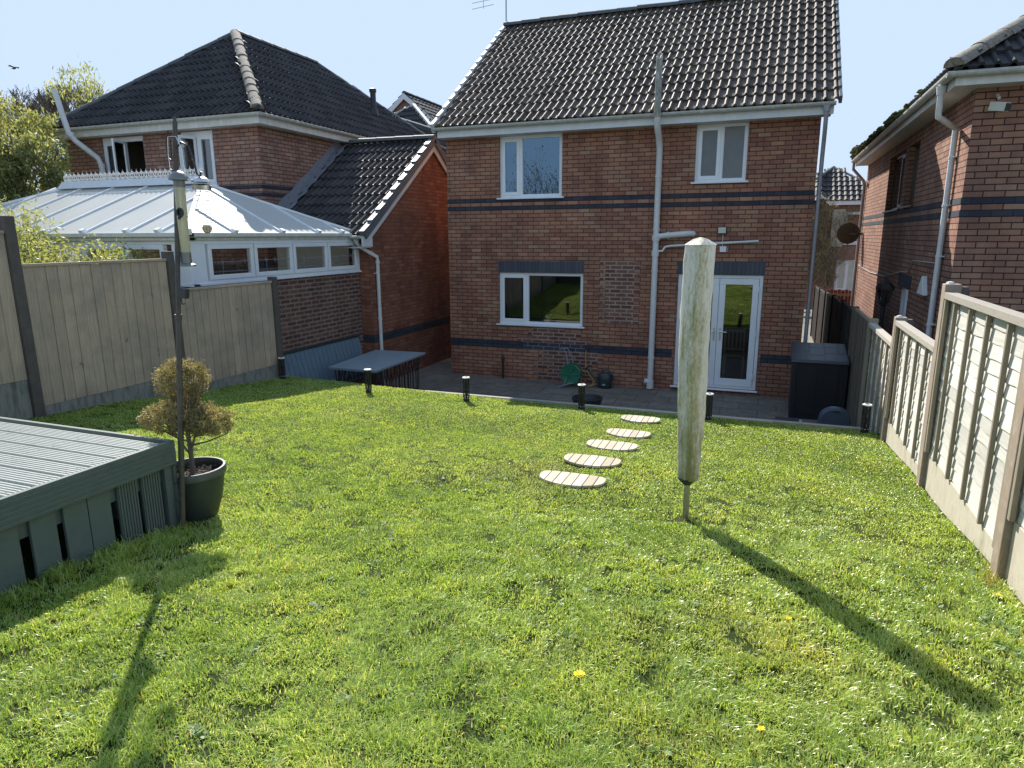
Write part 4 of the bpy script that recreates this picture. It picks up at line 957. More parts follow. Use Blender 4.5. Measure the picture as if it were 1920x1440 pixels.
# ================================================================ FENCES
# left fence
lf = empty('board_fence', (-7, 5, .8), 'stepped tan featheredge fence with dark concrete posts along the left side of the lawn', 'fence')
posts = [(2.62, 3.5, .6), (4.52, 3.12, .7), (6.38, 2.74, .6), (8.24, 2.32, .5)]
for (y_, zt_, zb) in posts:
    b = MB(); b.hexa([(-7.06, y_-.055, zb), (-6.95, y_-.055, zb), (-6.95, y_+.055, zb), (-7.06, y_+.055, zb)], [(-7.06, y_-.05, zt_), (-6.95, y_-.05, zt_), (-6.95, y_+.05, zt_), (-7.06, y_+.05, zt_)]); b.build('post', M['post_dark'], lf, bevel=.008)
for i, (za, zb_, zt_) in enumerate(((1.02, 1.50, 2.98), (.75, 1.19, 2.655), (.45, .99, 2.265))):
    y0, y1 = posts[i][0]+.057, posts[i+1][0]-.057
    b = MB(); b.box((-7.02, y0, za-.2), (-6.985, y1, zb_-.002)); b.build('gravel_board', M['concrete_wet'], lf, bevel=.004)
    b = MB(); yy = y0; k = 0; 
    n = int((y1-y0)/.118)
    for k in range(n):
        w = (y1-y0)/n; a = y0+k*w; j = random.uniform(-.003, .003); jz = random.uniform(-.004, .003)
        b.hexa([(-6.999, a-.006, zb_), (-6.976+j, a-.008, zb_), (-6.986+j, a+w, zb_), (-6.999, a+w, zb_)], [(-6.999, a-.006, zt_-.03+jz), (-6.976+j, a-.008, zt_-.03+jz), (-6.986+j, a+w, zt_-.03+jz), (-6.999, a+w, zt_-.03+jz)])
    b.build('panel', M['fence_wood'], lf)
    b = MB(); b.box((-7.02, y0, zt_-.029), (-6.965, y1, zt_)); b.build('capping', M['fence_wood'], lf, bevel=.003)
# right fence: overlap panels with battens
rf_ = empty('overlap_fence', (1.3, 6, .8), 'stepped silvery overlap panel fence with brown posts along the right side of the lawn', 'fence')
XF = 1.34
rp = [(2.18, 3.2, 1.0), (4.09, 2.95, .85), (6.05, 2.53, .7), (7.95, 2.06, .5), (9.80, 1.83, -.05)]
for (y_, zt_, zb) in rp:
    b = MB(); b.box((XF-.06, y_-.055, zb), (XF+.05, y_+.055, zt_)); b.build('post', M['concrete_tan'] if y_ < 9 else M['batten'], rf_, bevel=.006)
    if y_ < 9: 
        b = MB(); b.box((XF+.051, y_-.045, zb), (XF+.10, y_+.045, zt_-.02)); b.build('post_liner', M['post_dark'], rf_)
for i, (zb_, zt_) in enumerate(((1.42, 2.95), (1.19, 2.47), (.98, 2.03), (.25, 1.78))):
    y0, y1 = rp[i][0]+.057, rp[i+1][0]-.057
    b = MB(); b.box((XF-.02, y0, zb_-.35), (XF+.025, y1, zb_-.002)); b.build('gravel_board', M['concrete_cream'], rf_, bevel=.005)
    b = MB(); h = .088; n = int((zt_-zb_)/h)
    for k in range(n+1):
        z0 = zb_+k*h; segs_ = 26; vs = []; ph = random.uniform(0, 9); z1 = min(z0+h+.03, zt_)
        rr = random.random()
        for s_ in range(segs_+1):
            yy = y0+(y1-y0)*s_/segs_; w = .006*math.sin(yy*5+ph)+.003*math.sin(yy*17+ph*2)+random.uniform(-.0015, .0015)
            lo = max(zb_, z0+w)
            vs += [(XF+.004, yy, lo), (XF-.014+.002*math.sin(yy*4+ph), yy, lo), (XF-.005, yy, z1)]
        fs = []
        for s_ in range(segs_):
            a = s_*3; fs += [(a, a+3, a+4, a+1), (a+1, a+4, a+5, a+2)]
        b.add(vs, fs, rr)
    b.build('panel', M['silver_wood'], rf_)
    b = MB()
    for fr_ in (.20, .42, .64, .86) if i < 3 else (.2, .4, .6, .8):
        yy = y0+(y1-y0)*fr_; b.box((XF-.046, yy-.013, zb_+.002), (XF-.019, yy+.013, zt_-.052))
    for yy in (y0+.02, y1-.02): b.box((XF-.055, yy-.018, zb_+.002), (XF-.028, yy+.018, zt_-.052))
    b.build('batten', M['batten'], rf_, bevel=.002)
    b = MB(); b.box((XF-.06, y0, zt_-.05), (XF+.02, y1, zt_)); b.build('top_rail', M['edging'], rf_, bevel=.003)
b = MB()
for (y_, zt_, zb) in rp[1:4]:
    b.lathe((XF-.02, y_, zt_), [(.03, 0), (.025, .015), (0, .02)], 6)
b.build('post_fixing', M['pipe'], rf_)
# dark side passage fence
pf = empty('passage_fence', (1.3, 14, 0), 'dark boarded fence along the narrow passage beside the house', 'fence')
yy = 9.86; zt_ = 1.80
k = 0
while yy < 21:
    y1 = yy+1.84
    b = MB(); n = 13
    for j in range(n):
        a = yy+(1.84)*j/n; b.box((XF-.02-.006*(j % 2), a+.003, .02), (XF+.0, a+1.84/n+.01, zt_-.05))
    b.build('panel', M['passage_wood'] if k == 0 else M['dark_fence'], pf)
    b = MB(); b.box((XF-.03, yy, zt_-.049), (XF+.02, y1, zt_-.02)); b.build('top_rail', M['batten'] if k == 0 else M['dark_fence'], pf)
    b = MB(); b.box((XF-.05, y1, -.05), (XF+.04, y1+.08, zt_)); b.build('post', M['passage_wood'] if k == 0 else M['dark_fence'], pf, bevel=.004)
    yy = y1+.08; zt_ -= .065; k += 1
# red gate
t = empty('red_gate', (1.9, 21.3, 0), 'red brown boarded gate at the far end of the side passage', 'gate')
b = MB()
for j in range(11): b.box((1.42+j*.095, 21.2, .03), (1.42+j*.095+.088, 21.22, 1.36+.02*(j % 2)))
b.build('board_panel', M['red_fence'], t)
b = MB(); b.box((1.42, 21.16, 1.2), (2.46, 21.198, 1.26)); b.box((2.46, 21.14, -.02), (2.54, 21.22, 1.42)); b.box((2.06, 21.14, .1), (2.10, 21.159, 1.26)); b.box((2.25, 21.14, .1), (2.29, 21.159, 1.26)); b.build('frame', M['batten'], t)
# ================================================================ FAR HOUSES
fg = empty('gabled_house', (-13.4, 26, 0), 'distant house with white edged brick gable between the two big roofs', 'house')
y0 = 25.
def gable(ap, hw_, base_, y0, y1, zt, sl):
    pass
axx, azz = -13.98, 8.45; hwid = 3.2; gz = azz-hwid*.80
b = MB(); b.add([(axx-hwid, y0, 0), (axx+hwid, y0, 0), (axx+hwid, y0, gz), (axx, y0, azz-.12), (axx-hwid, y0, gz)], [(0, 1, 2, 3, 4)]); b.add([(axx+hwid, y0, 0), (axx+hwid, y0+9, 0), (axx+hwid, y0+9, gz), (axx+hwid, y0, gz)], [(0, 1, 2, 3)]); b.build('wall', M['brick_far'], fg, uv=True, fix=False)
sa = math.atan(.80); lv_ = hwid/math.cos(sa)
tiles('roof', (axx+hwid, y0-.15, gz), (0, 1, 0), (-math.cos(sa), 0, math.sin(sa)), 9, lv_, M['tile_grey'], fg, seg=4, roll=.3, amp=.02)
tiles('roof', (axx-hwid, y0-.15, gz), (0, 1, 0), (math.cos(sa), 0, math.sin(sa)), 9, lv_, M['tile_grey'], fg, seg=4, roll=.3, amp=.02)
b = MB()
for s_ in (-1, 1): b.prism([(axx, y0-.16, azz-.01), (axx+s_*hwid, y0-.16, gz-.01), (axx+s_*hwid, y0-.16, gz-.23), (axx, y0-.16, azz-.23)], (0, .05, 0))
b.build('bargeboard', M['fascia'], fg)
ridge('ridge_tile', [((axx, y0-.1, azz+.02), (axx, y0+8.8, azz+.02))], M['ridge'], fg, .1, .5)
# porch hip in front
hx, hy, hz = -13.2, 24.2, 7.78
b = MB(); b.add([(hx-2.2, hy-1.6, hz-1.35), (hx+1.75, hy-1.6, hz-1.35), (hx, hy, hz), (hx+1.75, hy+2, hz-1.35)], [(0, 1, 2), (1, 3, 2)]); b.build('roof_felt', M['black_plastic'], fg)
sb = math.atan2(1.35, 1.6); tiles('front_roof', (hx-2.2, hy-1.62, hz-1.33), (1, 0, 0), (0, math.cos(sb), math.sin(sb)), 3.95, math.hypot(1.35, 1.6), M['tile_grey'], fg, inside=lambda u, v: v*math.cos(sb)/1.6 < min(u/2.2, (3.95-u)/1.75)+.03, seg=4)
b = MB(); b.beam((hx, hy, hz+.06), (hx+1.78, hy-1.62, hz-1.28), .12, .10); b.beam((hx, hy, hz+.06), (hx-2.2, hy-1.62, hz-1.28), .07, .07); b.build('hip_tile', M['verge'], fg)
b = MB(); b.box((hx-2.0, hy-1.4, 0), (hx+1.55, hy-.2, hz-1.35)); b.build('front_wall', M['brick_far'], fg, uv=True)
# far right house
fr_h = empty('vine_covered_house', (3, 29, 0), 'distant house with pyramid tiled roof and bare climbers seen down the side passage', 'house')
yF = 29.
FF = ((0, yF, 0), (1, 0, 0), (0, -1, 0))
b = MB(); wall_holes(b, FF, .8, 7.0, 0, 4.15, [(2.6, 3.75, 2.55, 3.75), (2.45, 3.65, .75, 1.95)], .1); b.build('wall', M['brick_far'], fr_h, uv=True, fix=False)
b = MB(); b.box((2.4, yF+.12, .2), (4.2, yF+.14, 3.9)); b.build('room', M['black_plastic'], fr_h)  # black sheet in place of the dark interior
b = MB(); b.fbox(FF, 2.15, 2.6, 2.45, 3.85, 0, .03); b.build('cladding', M['cream'], fr_h); b = MB(); b.fbox(FF, 3.75, 4.6, 2.45, 3.85, 0, .03); b.build('cladding', M['cream'], fr_h)
window(fr_h, FF, 2.6, 3.75, 2.55, 3.75, [(0, .5, True), (.5, 1, True)], gm='glass'); window(fr_h, FF, 2.45, 3.65, .75, 1.95, [(0, .33, True), (.33, .66, False), (.66, 1, True)], gm='lamp_glass')
b = MB(); b.fbox(FF, 2.1, 3.9, .55, .70, 0, .35); b.fbox(FF, 2.6, 2.65, .15, .55, .2, .25); b.fbox(FF, 3.3, 3.35, .15, .55, .2, .25); b.build('bay_sill', M['render_white'], fr_h)
b = MB(); b.fbox(FF, 2.0, 7, 4.0, 4.15, .02, .30); b.prism([(1.0, yF-.3, 4.75), (2.0, yF-.3, 4.0), (2.0, yF-.3, 4.15), (1.0, yF-.3, 4.9)], (0, .05, 0)); b.build('fascia', M['upvc'], fr_h)
fa = math.atan2(1.45, 2.2); 
tiles('roof', (1.0, yF-.35, 4.15), (1, 0, 0), (0, math.cos(fa), math.sin(fa)), 4.6, math.hypot(1.5, 2.2), M['tile_grey'], fr_h, inside=lambda u, v: v*math.sin(fa) < 1.42-abs(u-1.15)*.66 , seg=5, roll=.2)
b = MB(); b.add([(.6, yF-.3, 4.1), (4.5, yF-.3, 4.1), (2.15, yF+1.8, 5.45)], [(0, 1, 2)]); b.add([(.0, yF+1.8, 4.1), (4.6, yF+1.8, 4.1), (2.15, yF+1.85, 5.5)], [(0, 1, 2)]); b.build('roof_felt', M['tile'], fr_h)
ridge('hip_tile', [((4.35, yF-.3, 4.15), (2.15, yF+1.8, 5.55))], M['ridge'], fr_h, .08, .5)
ridge('hip_tile', [((.9, yF-.3, 4.6), (2.15, yF+1.8, 5.55))], M['ridge'], fr_h, .08, .5)
b = MB(); b.fbox(FF, 2.0, 6, 0, .5, .01, .02); b.build('garage_door', M['black_plastic'], fr_h)
# ================================================================ PLANTS
def branch(b, p, d, L, r, depth, spread=.55, n=3, kink=.18, tips=None, minr=.002, sides=5):
    pts = [Vector(p)]; rads = [r]; dd = Vector(d).normalized(); k = 4
    for i in range(k):
        dd = (dd+Vector((random.uniform(-kink, kink), random.uniform(-kink, kink), random.uniform(-kink*.5, kink)))).normalized()
        pts.append(pts[-1]+dd*L/k); rads.append(max(minr, r*(1-.55*(i+1)/k)))
    b.tube(pts, rads, sides if r > .01 else 3, cap=False)
    if depth <= 0:
        if tips is not None: tips.append((pts[-1], dd))
        return
    for i in range(n):
        t_ = random.uniform(.35, 1); q = pts[min(k, 1+int(t_*(k-1)))]
        nd = (dd+Vector((random.uniform(-1, 1), random.uniform(-1, 1), random.uniform(-.3, .8)))*spread).normalized()
        branch(b, q, nd, L*random.uniform(.6, .8), rads[-1]*random.uniform(.75, .95), depth-1, spread, n, kink, tips, minr, sides)
def leaves(pts, size, m, name, parent, n_per, spread, aspect=.45, updir=0.0):
    """numpy leaf cloud: pts list of centres"""
    P = np.array([tuple(p) for p in pts]); k = len(P)*n_per
    C = np.repeat(P, n_per, axis=0)+np.random.normal(0, spread, (k, 3))
    cl = np.repeat(np.random.rand(len(P)), n_per)
    d = np.random.normal(0, 1, (k, 3)); d[:, 2] += updir; d /= np.linalg.norm(d, axis=1)[:, None]
    e = np.cross(d, np.random.normal(0, 1, (k, 3))); e /= np.linalg.norm(e, axis=1)[:, None]
    s = size*np.random.uniform(.6, 1.3, (k, 1))
    V = np.stack([C-d*s, C+e*s*aspect, C+d*s, C-e*s*aspect], 1).reshape(-1, 3)
    me = bpy.data.meshes.new(name); me.vertices.add(4*k); me.vertices.foreach_set('co', V.astype(np.float32).ravel())
    me.loops.add(4*k); me.loops.foreach_set('vertex_index', np.arange(4*k, dtype=np.int32)); me.polygons.add(k)
    me.polygons.foreach_set('loop_start', np.arange(0, 4*k, 4, dtype=np.int32)); me.update(calc_edges=True); me.validate()
    at = me.attributes.new('rnd', 'FLOAT', 'POINT'); v = np.clip(.6*cl+.4*np.random.rand(k), 0, 1); at.data.foreach_set('value', np.repeat(v, 4).astype(np.float32))
    me.materials.append(m); o = bpy.data.objects.new(name, me); COL.objects.link(o)
    if parent: o.parent = parent; o.matrix_parent_inverse = Matrix.Translation(-wloc(parent))
    return o
def blobpts(c, rad, n, lumps=7, lr=.45, seed=1):
    rs_ = np.random.RandomState(seed); out = []
    L = [(np.array((0, 0, 0.)), .75)]+[(rs_.normal(0, .55, 3), lr*rs_.uniform(.6, 1.2)) for _ in range(lumps)]
    while len(out) < n:
        q, r_ = L[rs_.randint(len(L))]; v = rs_.normal(0, 1, 3); v /= np.linalg.norm(v); v = q+v*r_*rs_.uniform(.5, 1.05)
        out.append((c[0]+v[0]*rad[0], c[1]+v[1]*rad[1], c[2]+v[2]*rad[2]))
    return out
# big golden conifer behind the conservatory
t = empty('conifer_tree', (-15.3, 9.6, 0), 'dense golden green conifer beyond the left end of the conservatory', 'tree')
b = MB(); b.tube([(-15.3, 9.6, 0), (-15.3, 9.6, 3), (-15.2, 9.6, 5.2)], [.16, .11, .04], 8); b.build('trunk', M['bark'], t)
P = blobpts((-15.35, 9.7, 4.35), (1.15, 1.2, 1.35), 900, 14, .42, 3)+blobpts((-14.25, 9.5, 4.15), (.62, .7, 1.05), 420, 10, .4, 4)+blobpts((-16.3, 9.7, 5.1), (.9, .8, 1.1), 300, 10, .4, 8)
for k in range(60):     # pointed tips on top
    a = random.uniform(-.9, .9); P.append((-15.2+a, 9.6+random.uniform(-.4, .4), 5.65-abs(a)*.5+random.uniform(-.2, .35)))
leaves(P, .05, M['leaf_conifer'], 'crown', t, 30, .085, .32, 1.2)
# light feathery tree behind it
t = empty('bamboo_clump', (-15.8, 12.5, 0), 'pale feathery tree crown showing just left of the neighbour roof', 'tree')
b = MB(); b.tube([(-16.3, 13, 0), (-16.3, 13, 5.2)], [.12, .03], 7); b.build('trunk', M['bark'], t)
leaves(blobpts((-17.2, 13.2, 5.4), (1.5, 1, .95), 330, 12, .5, 5)+blobpts((-15.9, 13.3, 5.15), (.8, .8, .8), 160, 9, .4, 15), .06, M['leaf_conifer'], 'crown', t, 30, .10, .25, 1.5)
# shrub behind fence
t = empty('leafy_shrub', (-8.9, 5.6, .9), 'loose leafy shrub leaning over the left fence in front of the conservatory', 'shrub')
b = MB(); tips = []
for k in range(26):
    branch(b, (-8.55+random.uniform(-.35, .35), 6.2+random.uniform(-.25, .25), .95), (random.uniform(-.6, .95), random.uniform(-.35, .3), 1), random.uniform(.75, 1.0), .017, 3, .6, 3, .2, tips, .0025)
tips = [q for q in tips if q[0].z < 3.6 and q[0].x < -7.12 and q[0].y < 6.9]
b.build('branches', M['twig'], t)
leaves([q[0] for q in tips], .028, M['leaf_shrub'], 'foliage', t, 26, .06, .42)
t = empty('arching_shrub', (-9.6, 4.2, .9), 'arching grassy green shrub at the far left edge above the fence', 'shrub')
b = MB(); tips = []
for k in range(12): branch(b, (-10.1+random.uniform(-.3, .3), 6.3+random.uniform(-.3, .3), .95), (random.uniform(-.4, .35), random.uniform(-.3, .3), 1.3), random.uniform(1.0, 1.35), .02, 3, .5, 3, .2, tips, .003)
tips = [q for q in tips if q[0].z < 4.3]
b.build('branches', M['twig'], t); leaves([q[0] for q in tips], .04, M['leaf_shrub'], 'foliage', t, 24, .10, .24, .5)
# bare distant trees
for i, (x_, y_, zt_, L0) in enumerate(((-42.5, 30, 7.5, 3.0), (-39.2, 30, 8.2, 3.3), (-36.0, 30, 7.2, 2.8), (-33.6, 30, 6.4, 2.3))):
    t = empty('bare_tree', (x_, y_, 0), ('leftmost bare tree on the skyline, half behind the conifer', 'tallest bare tree on the skyline left of the hipped roof', 'bare tree on the skyline beside the neighbour roof slope', 'lowest bare tree, partly hidden by the neighbour roof')[i], 'tree', 'bare trees on the left skyline')
    b = MB(); tips = []; b.tube([(x_, y_, 0), (x_+.2, y_, zt_*.55), (x_, y_, zt_)], [.28, .2, .14], 7)
    for k in range(9): branch(b, (x_, y_, zt_-random.uniform(0, 1.5)), (random.uniform(-.9, .9), random.uniform(-.6, .6), 1), L0*random.uniform(.55, .75), .06, 5, .6, 3, .25, tips, .012, 4)
    b.build('trunk', M['twig'], t)
# climber on the far house
t = empty('climbing_vine', (1.9, 28.6, 0), 'tangled bare brown climber covering the distant house wall', 'climber')
b = MB(); tips = []
for k in range(46): branch(b, (1.1+random.uniform(0, 1.35), 28.75, random.uniform(.2, 3.1)), (random.uniform(-.6, .6), random.uniform(-.15, .05), 1), random.uniform(.5, .9), .022, 3, .7, 3, .3, tips, .006, 3)
tips = [q for q in tips if q[0].z < 4.3 and q[0].y < 29]
b.build('branches', M['leaf_vine'], t); leaves([q[0] for q in tips], .05, M['leaf_vine'], 'foliage', t, 4, .10, .2)
# bare hedge on the bank behind the garden, seen in the window reflections
t = empty('rear_hedge', (-3, -8, 1.8), 'scrubby bare hedge on the bank behind the garden', 'hedge')
b = MB(); tips = []
for k in range(46): branch(b, (-13+k*.40, -8.5+random.uniform(-.5, .5), 1.0), (random.uniform(-.4, .4), random.uniform(-.3, .3), 1), random.uniform(2.5, 3.3), .05, 3, .6, 3, .2, tips, .006, 3)
b.build('branches', M['twig'], t); leaves([q[0] for q in tips], .05, M['leaf_hedge'], 'foliage', t, 4, .2, .4)
# ================================================================ GARDEN OBJECTS
# deck
dk = empty('raised_deck', (-3.16, 2.75, 1.2), 'raised blue grey ribbed decking with slatted skirt at the left corner of the lawn', 'decking')
DX0, DX1, DY0, DY1, DZ = -6.9, -3.17, -.6, 2.76, 1.75
b = MB(); yy = DY0
while yy < DY1-.04:
    w = min(.138, DY1-yy); r_ = random.random()
    b.box((DX0, yy, DZ-.034), (DX1-.028, yy+w, DZ-.016), r_)
    k = 0
    while k*.0215+.012 < w-.004:                    # ribs
        b.box((DX0, yy+.004+k*.0215, DZ-.0159), (DX1-.028, yy+.004+k*.0215+.0095, DZ-.002), r_); k += 1
    yy += .145
b.build('deck_boards', M['deck_lit'], dk)
b = MB(); yy = DY0
while yy < DY1-.1:
    for xx in (-3.25, -3.75, -4.25, -4.75, -5.25):
        for q in (.035, .10): b.lathe((xx+random.uniform(-.006, .006), yy+q, DZ-.003), [(.0055, 0), (.0055, .002), (0, .002)], 8)
    yy += .145
b.build('screws', M['rust'], dk)
b = MB(); b.box((DX1-.027, DY0, DZ-.145), (DX1, DY1+.0, DZ+.002))
for k in range(5): b.box((DX1+.0005, DY0, DZ-.03-k*.026), (DX1+.006, DY1+.006, DZ-.018-k*.026))
b.box((DX0, DY1+.0005, DZ-.145), (DX1, DY1+.026, DZ+.002)); b.build('edge_board', M['deck_shaded'], dk, bevel=.002)
b = MB(); b.box((DX1-.10, DY0, DZ-.24), (DX1-.055, DY1-.05, DZ-.10)); b.box((DX0, DY1-.05, 1.0), (DX1-.02, DY1-.001, DZ-.15)); b.build('joist', M['deck_shaded'], dk)
ys4 = [2.685, 2.535, 2.365, 2.235, 2.07, 1.89, 1.70, 1.5, 1.3, 1.1, .9, .7]
for i, yb in enumerate(ys4):
    w = .125; gz_ = hfun(DX1, yb)-.03
    b = MB()
    if i < 2:
        b.box((DX1-.05, yb-w+.004, gz_), (DX1-.035, yb, DZ-.146), .5)
        for k in range(7): b.box((DX1-.0349, yb-w+.010+k*.017, gz_), (DX1-.029, yb-w+.019+k*.017, DZ-.147), .5)
        s_ = b.build('skirt_board', M['deck_shaded'], dk); s_['label'] = 'ribbed skirt board'
    else: b.box((DX1-.05, yb-w, gz_), (DX1-.03, yb, DZ-.146)); b.build('skirt_board', M['deck_shaded'], dk, bevel=.002)
b = MB()
for k in range(4): b.box((DX1-.045, DY1+.001, DZ-.145-.11*(k+1)), (DX1-.005, DY1+.02, DZ-.145-.11*k-.006))
b.build('corner_cleat', M['deck_shaded'], dk)
# topiary pot
px, py = -3.275, 2.985; pz0 = hfun(px, py)-.01
t = empty('potted_topiary', (px, py, pz0), 'two tiered olive brown topiary bush in a dark plastic pot beside the deck', 'potted plant')
b = MB(); b.lathe((px, py, pz0), [(.105, 0), (.125, .03), (.160, .14), (.180, .26), (.188, .315), (.178, .315), (.17, .25)], 32); pt = b.build('pot', M['pot'], t, smooth=True)
b = MB(); b.lathe((px, py, pz0), [(.184, .295), (.196, .30), (.199, .325), (.193, .345), (.180, .345), (.176, .325), (.184, .295)], 32, cap=False); b.build('rim', M['pot_rim'], pt, smooth=True)
b = MB(); b.lathe((px, py, pz0+.275), [(.170, -.02), (.165, 0), (.09, .012), (0, .016)], 24)
for k in range(160):
    a = random.uniform(0, 2*PI); q = .165*math.sqrt(random.random()); s_ = random.uniform(.004, .012); b.lathe((px+q*math.cos(a), py+q*math.sin(a), pz0+.30), [(0, -s_), (s_, 0), (0, s_)], 5)
b.build('soil', M['soil'], t)
b = MB(); tips = []
b.tube([(px, py, pz0+.28), (px+.005, py, pz0+.45), (px-.01, py, pz0+.62), (px, py, pz0+.8)], [.016, .014, .011, .007], 8)
for (dx, dz_) in ((.28, .58), (-.2, .56), (.15, .62), (-.3, .65), (.02, .6), (.2, .7), (-.1, .75)):
    b.tube([(px, py, pz0+.42+random.uniform(0, .12)), (px+dx*.5, py+random.uniform(-.06, .06), pz0+dz_-.06), (px+dx, py+random.uniform(-.08, .08), pz0+dz_)], [.007, .005, .003], 5)
def ell(c, r, n, sd):
    rs_ = np.random.RandomState(sd); o = []
    for _ in range(n):
        v = rs_.normal(0, 1, 3); v /= np.linalg.norm(v); q = rs_.uniform(.55, 1.0)**.6*(1+.10*math.sin(v[0]*9+v[2]*7)); o.append((c[0]+v[0]*r[0]*q, c[1]+v[1]*r[1]*q, c[2]+v[2]*r[2]*q))
    return o
cl = ell((px+.0, py, pz0+.90), (.15, .14, .13), 300, 1)+ell((px+.18, py, pz0+.655), (.16, .14, .085), 230, 2)+ell((px-.15, py, pz0+.645), (.17, .14, .10), 230, 3)+ell((px, py-.02, pz0+.70), (.2, .16, .09), 170, 4)
for c in cl[::6]:
    b.tube([(px+(c[0]-px)*.35, py+(c[1]-py)*.35, pz0+.55+(c[2]-pz0-.6)*.4), c], [.003, .0015], 3, cap=False)
b.build('branches', M['twig'], t)
leaves(cl, .0085, M['leaf_topiary'], 'foliage', t, 26, .011, .32, .5)
# feeder pole
bx, by = -3.135, 2.735; bz = hfun(bx, by)-.02; tx, ty, tz = -3.233, 3.10, 3.55
t = empty('feeder_pole', (bx, by, bz), 'tall leaning dark bird feeder pole with curled hooks beside the pot', 'pole')
pp = lambda z: Vector((bx+(tx-bx)*(z-bz)/(tz-bz), by+(ty-by)*(z-bz)/(tz-bz), z))
b = MB(); b.tube([pp(bz), pp(2.45)], .0165, 10); b.tube([pp(2.45), pp(tz)], .0135, 10); b.lathe(pp(2.44), [(.02, 0), (.02, .03)], 10); b.tube([pp(tz), pp(tz+.03)], [.013, .006], 8)
b.build('shaft', M['rust'], t, smooth=True)
h0 = pp(3.40)
b = MB(); b.tube([h0, h0+Vector((.05, 0, .035)), h0+Vector((.10, 0, .01)), h0+Vector((.128, 0, -.07)), h0+Vector((.14, 0, -.14)), h0+Vector((.16, 0, -.155)), h0+Vector((.175, 0, -.13))], .006, 7)
b.build('hook', M['black_metal'], t, smooth=True)
b = MB(); b.tube([h0+Vector((-.02, -.02, .1)), h0+Vector((-.035, -.03, .03)), h0+Vector((-.03, -.03, -.05)), h0+Vector((-.005, -.03, -.06)), h0+Vector((.0, -.03, .05))], .004, 5); b.tube([h0+Vector((-.045, -.01, -.11)), h0+Vector((-.02, -.02, -.12)), h0+Vector((-.005, 0, -.12))], .006, 5)
b.build('hook', M['black_metal'], t, smooth=True)
b = MB(); b.beam(pp(2.60)+Vector((.05, -.03, 0)), pp(2.60)+Vector((.10, -.03, -.01)), .03, .055); b.tube([pp(2.7), pp(2.60)+Vector((.05, -.03, .02))], .004, 5)
b.tube([pp(2.59)+Vector((.05, -.03, -.02)), pp(2.59)+Vector((.06, -.035, -.06)), pp(2.59)+Vector((.08, -.035, -.055))], .004, 5); b.build('clip', M['black_plastic'], t)
def tubeclear():
    m, nt, bb = base('cloudy_seed_tube'); bb.inputs['Base Color'].default_value = (.62, .58, .40, 1); bb.inputs['Roughness'].default_value = .18; bb.inputs['Transmission Weight'].default_value = .35; bb.inputs['IOR'].default_value = 1.3; return m
M['tube_clear'] = tubeclear()
M['feeder_cap'] = mat('pewter_cap', (.16, .16, .16), (.24, .24, .23), 9, .38, metal=.4)
fx, fy = -3.175, 3.03; ftz = 3.27
t = empty('tube_feeder', (fx, fy, ftz), 'nearer bird feeder, a cloudy seed tube with a domed grey lid hanging on the pole', 'bird feeder')
tt = Matrix.Rotation(math.radians(3.5), 3, 'Y')
def TL(b, prof, n=20): b.lathe((fx, fy, ftz), [(q*.85, w*1.12) for q, w in prof], n, tilt=Matrix.Rotation(math.radians(1.5), 3, 'Y'))
b = MB(); TL(b, [(.034, -.43), (.034, -.06)]); b.build('seed_tube', M['tube_clear'], t, smooth=True)
b = MB(); TL(b, [(.036, -.075), (.037, -.045), (.066, -.04), (.066, -.033), (.055, -.015), (.03, .0), (.0, .006)]); b.build('lid', M['feeder_cap'], t, smooth=True)
b = MB(); TL(b, [(.0, -.475), (.062, -.472), (.062, -.463), (.038, -.455), (.036, -.40), (.03, -.40)]); b.build('tray', M['feeder_cap'], t, smooth=True)
b = MB(); c_ = Vector((fx+.018, fy-.03, ftz-.225))
b.tube([c_+Vector((.022*math.cos(a), -.006, .022*math.sin(a))) for a in [i*PI/8 for i in range(17)]], .006, 6); b.tube([c_+Vector((0, -.02, -.035)), c_+Vector((0, .0, -.02))], .008, 6); b.lathe(c_+Vector((0, 0, 0)), [(.0, -.002), (.02, 0), (0, .002)], 12, tilt=Matrix.Rotation(PI/2, 3, 'X')); b.build('feeding_port', M['black_plastic'], t)
b = MB(); b.tube([(fx+.05, fy, ftz-.04), (fx+.045, fy, ftz+.12), (fx+.01, fy, ftz+.19), (fx-.05, fy, ftz+.19), (fx-.06, fy, ftz+.1), (fx-.055, fy, ftz-.04)], .0018, 5); b.build('wire', M['silver'], t)
gx, gy = -3.085, 3.10; gtz = 3.225
t = empty('mesh_feeder', (gx, gy, gtz), 'smaller wire mesh bird feeder hanging behind the seed tube', 'bird feeder')
b = MB(); b.lathe((gx, gy, gtz), [(.0, .02), (.03, .016), (.05, .0), (.052, -.01), (.03, -.014)], 18); b.lathe((gx, gy, gtz-.05), [(.052, .0), (.055, .02), (.03, .03)], 18); b.build('lid', M['silver'], t, smooth=True)
b = MB()
for k in range(14):
    a = 2*PI*k/14; b.tube([(gx+.036*math.cos(a), gy+.036*math.sin(a), gtz-.05), (gx+.036*math.cos(a), gy+.036*math.sin(a), gtz-.29)], .0014, 4)
for j in range(10): b.tube([(gx+.036*math.cos(a), gy+.036*math.sin(a), gtz-.06-j*.025) for a in [2*PI*i/16 for i in range(17)]], .0014, 4)
b.build('mesh_cage', M['silver'], t)
b = MB(); b.lathe((gx+.01, gy, gtz-.27), [(.0, -.03), (.02, -.02), (.028, 0), (.02, .02), (0, .028)], 10); b.build('fat_ball', M['leaf_topiary'], t, smooth=True)
b = MB(); b.tube([(gx, gy, gtz+.02), (gx+.0, gy, gtz+.09), (gx-.02, gy-.03, gtz+.115)], .002, 5); b.build('wire', M['silver'], t)
